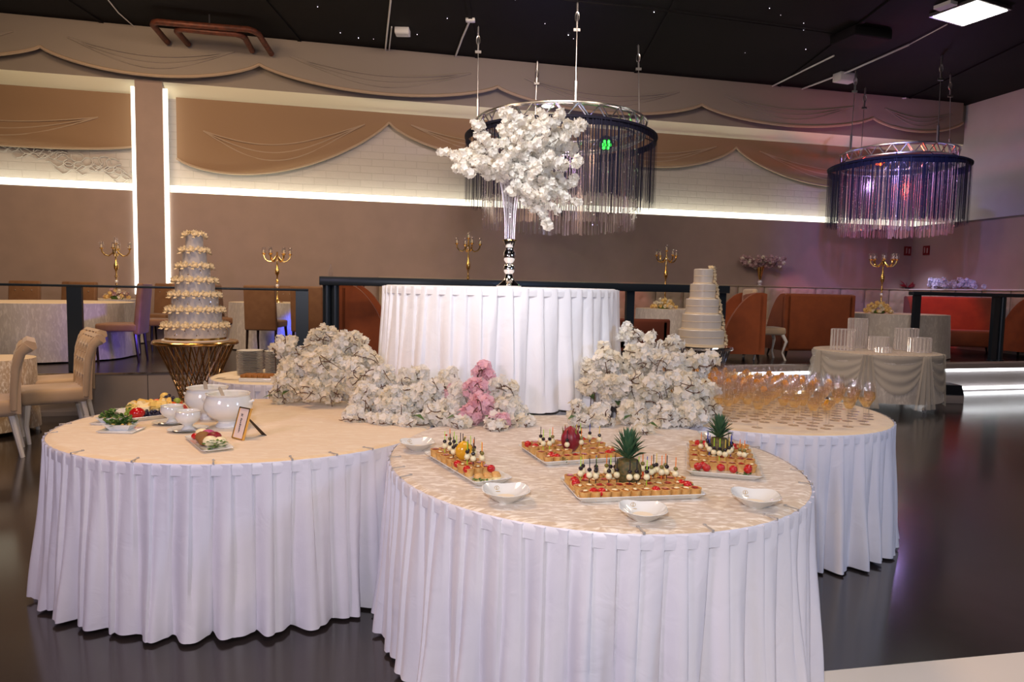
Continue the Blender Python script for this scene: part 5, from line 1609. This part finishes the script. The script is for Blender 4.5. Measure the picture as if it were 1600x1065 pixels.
# gold vase with dusty pink flowers on the banquette ledge
Yv = 14.05
vp = WF(0, .10, ledge_z); uu = PW(1187, 445, .10)[0]; vp = WF(uu, .10, ledge_z)
v = thing('flower_vase', 'gold trumpet vase with a glass ball foot on the wall ledge', 'vase', vp)
MB().lathe([(.05, 0), (.05, .01), (.02, .02)], 14).ball((0, 0, .07), .05, 12, 8).build('ball_foot', 'crystal', v)
MB().lathe([(.02, .11), (.045, .22), (.075, .38), (.095, .42), (.088, .42), (.06, .30), (.0, .15)], 18).build('trumpet', 'gold', v)
rg = random.Random(4)
tips = []
for k in range(22):
    a = 2*PI*k/22; r = .55*(.6+.4*rg.random()); tips.append(tuple(Vector((vp.x+math.cos(a)*r, vp.y-.10+math.sin(a)*.10-.10, vp.z+.45+.28*abs(math.sin(a*1.5+.4))*rg.uniform(.2, 1)-.12*rg.random()))))
sprays('flower_spray', 'wide dusty pink blossom spray in the gold vase on the wall ledge', 'flowers', vp+Vector((0, 0, .40)), tips, 4.2, 'ddi', 1.25, .12, .04, rg=rg)
# pale blossoms and dark plant on the ledge at the corner
for k, (px, yy, rr, lab) in enumerate(((1465, 448, .26, 'pale bluish blossom clump on the ledge above the red sofa, left one'), (1500, 452, .22, 'pale bluish blossom clump on the ledge above the red sofa, right one'))):
    d = ray(px, 450); tt = (WF(UP_R-.14, 0, 0)-Vector((0, 0, H))).dot(WU)/d.dot(WU); p = d*tt; p.z = ledge_z
    t = thing('blossom_clump', lab, 'flowers', p)
    for j in range(26):
        inst('blossom', rg.choice(BL['b']), t, Vector((rg.gauss(0, .30)*rr*WN.x*1.6, rg.gauss(0, .5)*rr*WN.y*1.9, .04+rg.random()*.16)), (rg.uniform(0, 6), 0, 0), 1.5)
    MB().tube([(0, -.2, .03), (0, 0, .06), (0, .2, .03)], .006, 5).build('branch', 'twig', t)
uu = PW(1418, 452, .10)[0]; t = thing('dark_plant', 'small dark red leafy plant on the ledge in the corner', 'plant', WF(uu, .10, ledge_z))
for j in range(16):
    a = j*.4; l = .20; c = Vector((0, 0, .02)); e = Vector((math.cos(a)*l, math.sin(a)*.08, .05+.13*rg.random())); MB().add([c, c+e*.5+Vector((0, 0, .03)), c+e, c+e*.5-Vector((0, 0, .01))], [(0, 1, 2, 3)]).build('leaf', 'red_fruit', t, False)
MB().lathe([(.05, 0), (.06, .03), (0, .03)], 12).build('pot', 'black', t)
# clear bottle on the railing end
p = PP(PF(517), -.15, 1.631); t = thing('glass_bottle', 'small clear glass bottle on the left end of the thick railing', 'bottle', p)
MB().lathe([(.03, 0), (.032, .01), (.032, .08), (.014, .11), (.012, .15), (.015, .155), (0, .155)], 14).build('body', 'glass', t); MB().lathe([(.02, .01), (.024, .05), (0, .05)], 10).build('water', 'glass', t)

# =================================================================== CHANDELIERS
def ring_truss(t, R, z0, z1, mt, dr=.10, n=26):
    for (r, z) in ((R, z1), (R-dr*.9, z1), (R-.02, z0), (R-dr, z0)):
        MB().tube([(r*math.cos(2*PI*k/64), r*math.sin(2*PI*k/64), z) for k in range(64)], .019, 6, closed=True).build('truss_ring', mt, t)
    for k in range(n):
        a, b = 2*PI*k/n, 2*PI*(k+.5)/n; c = 2*PI*(k+1)/n
        MB().tube([(R*math.cos(a), R*math.sin(a), z1), ((R-.02)*math.cos(b), (R-.02)*math.sin(b), z0), (R*math.cos(c), R*math.sin(c), z1)], .013, 5).build('truss_brace', mt, t)
        MB().tube([((R-dr)*math.cos(a), (R-dr)*math.sin(a), z1), ((R-dr)*math.cos(b), (R-dr)*math.sin(b), z0)], .011, 5).build('truss_brace', mt, t)


def chandelier(label, cx, cy, R, Rn, ztr1, ztr0, zband, zn, zc, Rc, cables, led, ledpos, seed, tint, navy_n, fr_ang):
    rg = random.Random(seed)
    t = thing('chandelier', label, 'chandelier', (cx, cy, ztr0))
    z = lambda a: a-ztr0
    ring_truss(t, R, 0, z(ztr1), 'steel')
    # navy band with a slightly sagging edge
    MB().grid(lambda a, b: ((Rn+.02*math.sin(a*40)*.3)*math.cos(2*PI*a), (Rn+.02*math.sin(a*40)*.3)*math.sin(2*PI*a), z(zband)-b*.10+.015*math.sin(a*2*PI*5)), 96, 3, cu=True).tube([(Rn*math.cos(2*PI*k/64), Rn*math.sin(2*PI*k/64), z(zband)) for k in range(64)], .03, 6, closed=True).build('navy_band', 'navy', t)
    mb = MB()
    for k in range(12):
        a = 2*PI*k/12; mb.tube([(R*math.cos(a), R*math.sin(a), 0.0), (Rn*math.cos(a), Rn*math.sin(a), z(zband))], .010, 4)
    mb.build('bracket_arms', 'black', t)
    mb = MB()
    for k in range(navy_n):
        a = 2*PI*(k+rg.random())/navy_n; c, s = math.cos(a), math.sin(a); e = zn+rg.uniform(-.03, .05)
        wv = .006; x, y = (Rn+rg.uniform(-.03, .03))*c, (Rn+rg.uniform(-.03, .03))*s
        mb.add([(x-s*wv, y+c*wv, z(zband)), (x+s*wv, y-c*wv, z(zband)), (x+s*wv*.8, y-c*wv*.8, z(e)), (x-s*wv*.8, y+c*wv*.8, z(e))], [(0, 1, 2, 3)])
    o = mb.build('navy_fringe', 'navy_string', t, False); o['kind'] = 'stuff'
    # inner crystal strands
    n = 230; mb = MB(); pts = []
    for k in range(n):
        a = 2*PI*(k+rg.random()*.8)/n; c, s = math.cos(a), math.sin(a); x, y = Rc*c, Rc*s; e = zc+rg.uniform(-.02, .03)
        wv = rg.choice((.004, .008, .016)); mb.add([(x-s*wv, y+c*wv, z(zband)+.0), (x+s*wv, y-c*wv, z(zband)), (x+s*wv, y-c*wv, z(e)), (x-s*wv, y+c*wv, z(e))], [(0, 1, 2, 3)]); pts.append((x, y))
    o = mb.build('crystal_fringe', tint, t, False); o['kind'] = 'stuff'
    bead = MB().ball((0, 0, 0), .013, 5, 4).mesh('crystal_bead', 'crystal', False)
    for k in range(230):
        x, y = rg.choice(pts); inst('crystal_bead', bead, t, (x*1.003, y*1.003, rg.uniform(z(zc)+.1, z(zband)-.2)))
    MB().tube([(Rc*math.cos(2*PI*k/64), Rc*math.sin(2*PI*k/64), z(zband)+.0) for k in range(64)], .014, 6, closed=True).build('inner_ring', 'steel', t)
    # cables: hook, turnbuckle, wire
    for (px, py) in cables:
        top_ = G(px, py, CZ)-Vector((cx, cy, ztr0)); a = math.atan2(top_.y, top_.x); bot = Vector((R*math.cos(a), R*math.sin(a), z(ztr1)))
        top_ = top_*.35+Vector((bot.x, bot.y, top_.z))*.65; top_.z = CZ-ztr0
        cb = MB().tube([bot, top_], .007, 6).build('cable', 'steel', t)
        dn = (bot-top_).normalized()
        MB().tube([top_+dn*.02, top_+dn*.16], .022, 6).tube([top_+dn*.17+Vector((.03*math.cos(q), 0, .07*math.sin(q)-.06)) for q in [2*PI*i/12 for i in range(12)]], .010, 5, closed=True).tube([top_+dn*.3, top_+dn*.40], .02, 6).build('turnbuckle', 'steel', cb)
        MB().tube([bot-dn*.30, bot-dn*.0], .024, 6).box(-.05, .05, -.012, .012, -.02, .02, fr=lambda x_, y_, z_: (top_.x+dn.x*.4+x_, top_.y+y_, top_.z-.42+z_)).build('shackle', 'steel', cb)
    # LED par lamp inside
    lp = Vector(ledpos)-Vector((cx, cy, ztr0))
    l = MB().lathe([(.05, .16), (.11, .12), (.12, .02), (.11, .0), (0, .01)], 16).build('par_lamp', 'black', t, loc=lp)
    mbl = MB()
    for k in range(7):
        r = 0 if k == 0 else .065; mbl.ball((r*math.cos(k*1.05), r*math.sin(k*1.05), -.005), .028, 8, 5)
    mbl.build('lamp_lens', led, l)
    l.rotation_euler = (-.9, 0, 0)
    return t


YC = 12.0; cxc = W(876, 200, YC).x
Rn1 = 1.62
ch = chandelier('large round truss chandelier with navy and crystal fringe behind the flower vase', cxc, YC, 1.46, Rn1, W(885, 158, YC-1.46).z, W(885, 176, YC-1.46).z-.03, W(880, 181, YC-Rn1).z, W(729, 320, YC).z, W(870, 345, YC-1.3).z, 1.33,
                [(746, 40), (845, 90), (901, 5), (986, 68)], 'green_led', W(947, 226, 11.6), 3, 'strand', 620, None)
YC2 = 13.55; cx2 = W(1402, 260, YC2).x
chandelier('smaller round truss chandelier with red glow hanging near the right wall', cx2, YC2, 1.02, 1.22, W(1410, 221, YC2-1.02).z, W(1410, 236, YC2-1.02).z, W(1410, 242, YC2-1.22).z, W(1302, 350, YC2).z, W(1395, 358, YC2-1.0).z, 1.0,
           [(1342, 108), (1355, 135), (1468, 88), (1473, 115)], 'red_led', W(1375, 252, 13.3), 4, 'strand', 620, None)
point('green_glow', W(947, 240, 11.3), 6, (.1, 1, .15), .08)
point('violet_glow', W(850, 190, 11.6), 24, (.5, .35, 1), .1)
point('red_glow', W(1380, 268, 13.4), 26, (1, .08, .03), .08)
point('violet_glow', W(1440, 268, 13.6), 26, (.55, .4, 1), .08)
MB().ball((0, 0, 0), .05, 10, 6, (2, .6, .6)).build('lamp_lens', 'led', ch, loc=W(856, 166, 10.7)-ch.location)

# =================================================================== CEILING FIXTURES
a, b_, c_, d_ = G(1455, 25, CZ), G(1500, 36, CZ), G(1582, 8, CZ), G(1530, -12, CZ)
ctr = (a+b_+c_+d_)/4; u = c_-b_; rz = math.atan2(u.y, u.x)
for k, (loc, lab) in enumerate(((ctr, 'bright square LED panel light in the black ceiling at the upper right'),)):
    t = thing('ceiling_light', lab, 'ceiling light', (loc.x, loc.y, CZ-.06), rz)
    Lx = u.length/2*.95; Ly = .40
    MB().box(-Lx, Lx, -Ly, Ly, 0, .05).build('frame', 'steel', t, False); MB().box(-Lx+.04, Lx-.04, -Ly+.04, Ly-.04, -.008, 0).build('diffuser', 'lamp_panel', t, False)
    MB().box(-Lx*.4, Lx*.3, -Ly-.22, -Ly-.06, 0, .05).build('driver_box', 'white_plastic', t, False)


def cbox(px, py, w_, d2, h, mt, name, label, cat, rz=0, parts=True):
    p = G(px, py, CZ); t = thing(name, label, cat, (p.x, p.y, CZ-h), rz)
    MB().rbox(-w_/2, w_/2, -d2/2, d2/2, 0, h, .01, 2).build('housing', mt, t); MB().box(-w_/2+.02, w_/2-.02, -d2/2+.02, d2/2-.02, -.006, 0).build('cover', mt, t, False)
    return t


cbox(1345, 52, .75, .55, .14, 'ceiling', 'air_duct', 'dark square ventilation box on the black ceiling left of the bright panel', 'vent', .3)
cbox(1320, 115, .38, .22, .16, 'white_plastic', 'junction_box', 'pale box on the black ceiling beside the long conduit', 'box', .3)
cbox(629, 45, .24, .20, .10, 'white_plastic', 'junction_box', 'small white box on the black ceiling left of the flower vase', 'box')
cbox(735, 29, .15, .10, .05, 'white_plastic', 'junction_box', 'tiny box at the top of the leaning white conduit', 'box')


def conduit(pts, label, r=.016, mt='white_plastic'):
    q = [G(x, y, CZ-.03) for x, y in pts]; n = len(q)
    o = MB().tube(q, r, 6).build('conduit', mt); tag(o, label, 'conduit')


conduit([(1420, 70), (1330, 110), (1248, 141)], 'long white conduit with clips running across the black ceiling at the right', .018)
conduit([(1480, 38), (1418, 71)], 'thin white conduit between the long one and the bright panel', .010)
conduit([(1303, 87), (1260, 108), (1204, 136)], 'shorter white conduit parallel to the long one at the right')
conduit([(735, 30), (722, 60), (711, 90)], 'leaning white conduit above the flower vase')
conduit([(611, -5), (606, 40), (602, 80)], 'white conduit running down the ceiling left of the small white box')
conduit([(612, 42), (608, 78), (603, 82)], 'short white conduit loop beside the small white box', .012)
conduit([(1416, 153), (1395, 155)], 'short pale conduit stub near the top of the back wall, right')
conduit([(165, -5), (185, 20), (210, 42)], 'thin pale cable across the ceiling at the upper left', .009)
conduit([(850, -3), (1000, 12), (1180, 36), (1300, 52)], 'thin dark cable sagging across the black ceiling', .008, 'ceiling')
for (x, y) in ((1420, 70),): pass
# rust-red pipes at the upper left
q = [PW(234, 33, 1.3), PW(262, 67, .3)]
def Zp(x, y, o): u, z = PW(x, y, o); return WF(u, o, z)


t = thing('heating_pipes', 'rust-red bent pipes under the ceiling at the upper left', 'pipe')
for pts in (((262, 66, .25), (234, 33, 1.0), (300, 39, 1.0), (400, 47, 1.0), (424, 84, .25)), ((294, 69, .25), (272, 44, .9), (330, 50, .9), (380, 54, .9), (394, 79, .25))):
    P = [Zp(*p) for p in pts]
    Q = []
    for i, p in enumerate(P):       # rounded elbows
        if 0 < i < len(P)-1 and i != 2:
            a_ = (P[i-1]-p).normalized()*.12; b2 = (P[i+1]-p).normalized()*.12
            Q += [p+a_, p+a_*.35+b2*.35, p+b2]
        else: Q.append(p)
    MB().tube(Q, .050, 10).build('pipe', 'pipe', t)
P = Zp(327, 36, 1.0); MB().tube([(P.x, P.y, P.z), (P.x, P.y, CZ)], .012, 5).build('hanger', 'steel', t)
# star lights
sm = MB().ball((0, 0, 0), .012, 6, 4).mesh('star_light', 'star')
rg = random.Random(8)
for k in range(26):
    x, y = rg.uniform(480, 1300), rg.uniform(-20, 95)
    if y > 20+.07*(x-200)+20: continue
    tag(inst('star_light', sm, None, G(x, y, CZ-.012), (0, 0, 0), rg.uniform(.3, .8)), 'tiny pinpoint light in the black ceiling', 'light', 'pinpoint star lights in the ceiling')

# =================================================================== EXIT SIGNS
def exit_sign(loc, rz, label):
    t = thing('exit_sign', label, 'sign', loc, rz)
    MB().box(-.085, .085, -.018, .0, -.10, .10).build('panel', 'red_sign', t, False)
    MB().ball((-.038, -.020, .055), .014, 8, 5, (1, .3, 1)).box(-.052, -.026, -.021, -.018, .012, .040).box(-.050, -.040, -.021, -.018, -.06, .012).box(-.034, -.024, -.021, -.018, -.05, .012).build('figure', 'sign_white', t, False)
    MB().box(.020, .050, -.021, -.018, -.06, .05).build('door_shape', 'sign_white', t, False)


u, z = PW(1419, 392, 0); exit_sign(WF(min(u, UP_R-.12), .002, z), YAW, 'small dark red exit sign on the back wall, left of the corner')
d = ray(1448, 391); tt = (WF(UP_R, 0, 0)-Vector((0, 0, H))).dot(WU)/d.dot(WU); p = Vector((0, 0, H))+d*tt
exit_sign(p-WU*.002, YAW-PI/2, 'small dark red exit sign on the right partition, right of the corner')

# lamps of the lounge: blue floor light, red and white lights above the corner benches, pink by the railing
spot('blue_uplight', W(512, 500, 10.55), W(470, 530, 11.1), 130, (.02, .08, 1), 1.5, .6)
spot('violet_uplight', PP(PF(262), -.5, PZ+.35), PP(PF(215), -.9, PZ+.5), 18, (.18, .10, 1), 2.0, .8)
spot('red_wash', W(1455, 300, 11.9), W(1475, 490, 13.3), 190, (1, .02, .01), .5, .6)
spot('white_wash', WF(UP_R-.7, 1.0, 2.6), WF(UP_R-.3, .6, PZ+1.0), 30, (.75, .72, 1), 1.3, .9)
spot('pink_wash', WF(UP_R-3.2, 1.0, 2.4), WF(UP_R-3.0, .2, PZ+1.0), 12, (1, .25, .35), 1.0, .6)
spot('pink_wash', WF(PW(985, 470, .3)[0], 1.2, 1.9), WF(PW(985, 470, .3)[0], .2, PZ+.7), 12, (1, .25, .25), 1.0, .6)
# any prototype left unplaced is removed
for r_ in (Q1, Q2, BUN, DC, plate, gl, gl2, *SK):
    if r_.name not in used:
        for c in list(r_.children): D.objects.remove(c)
        D.objects.remove(r_)
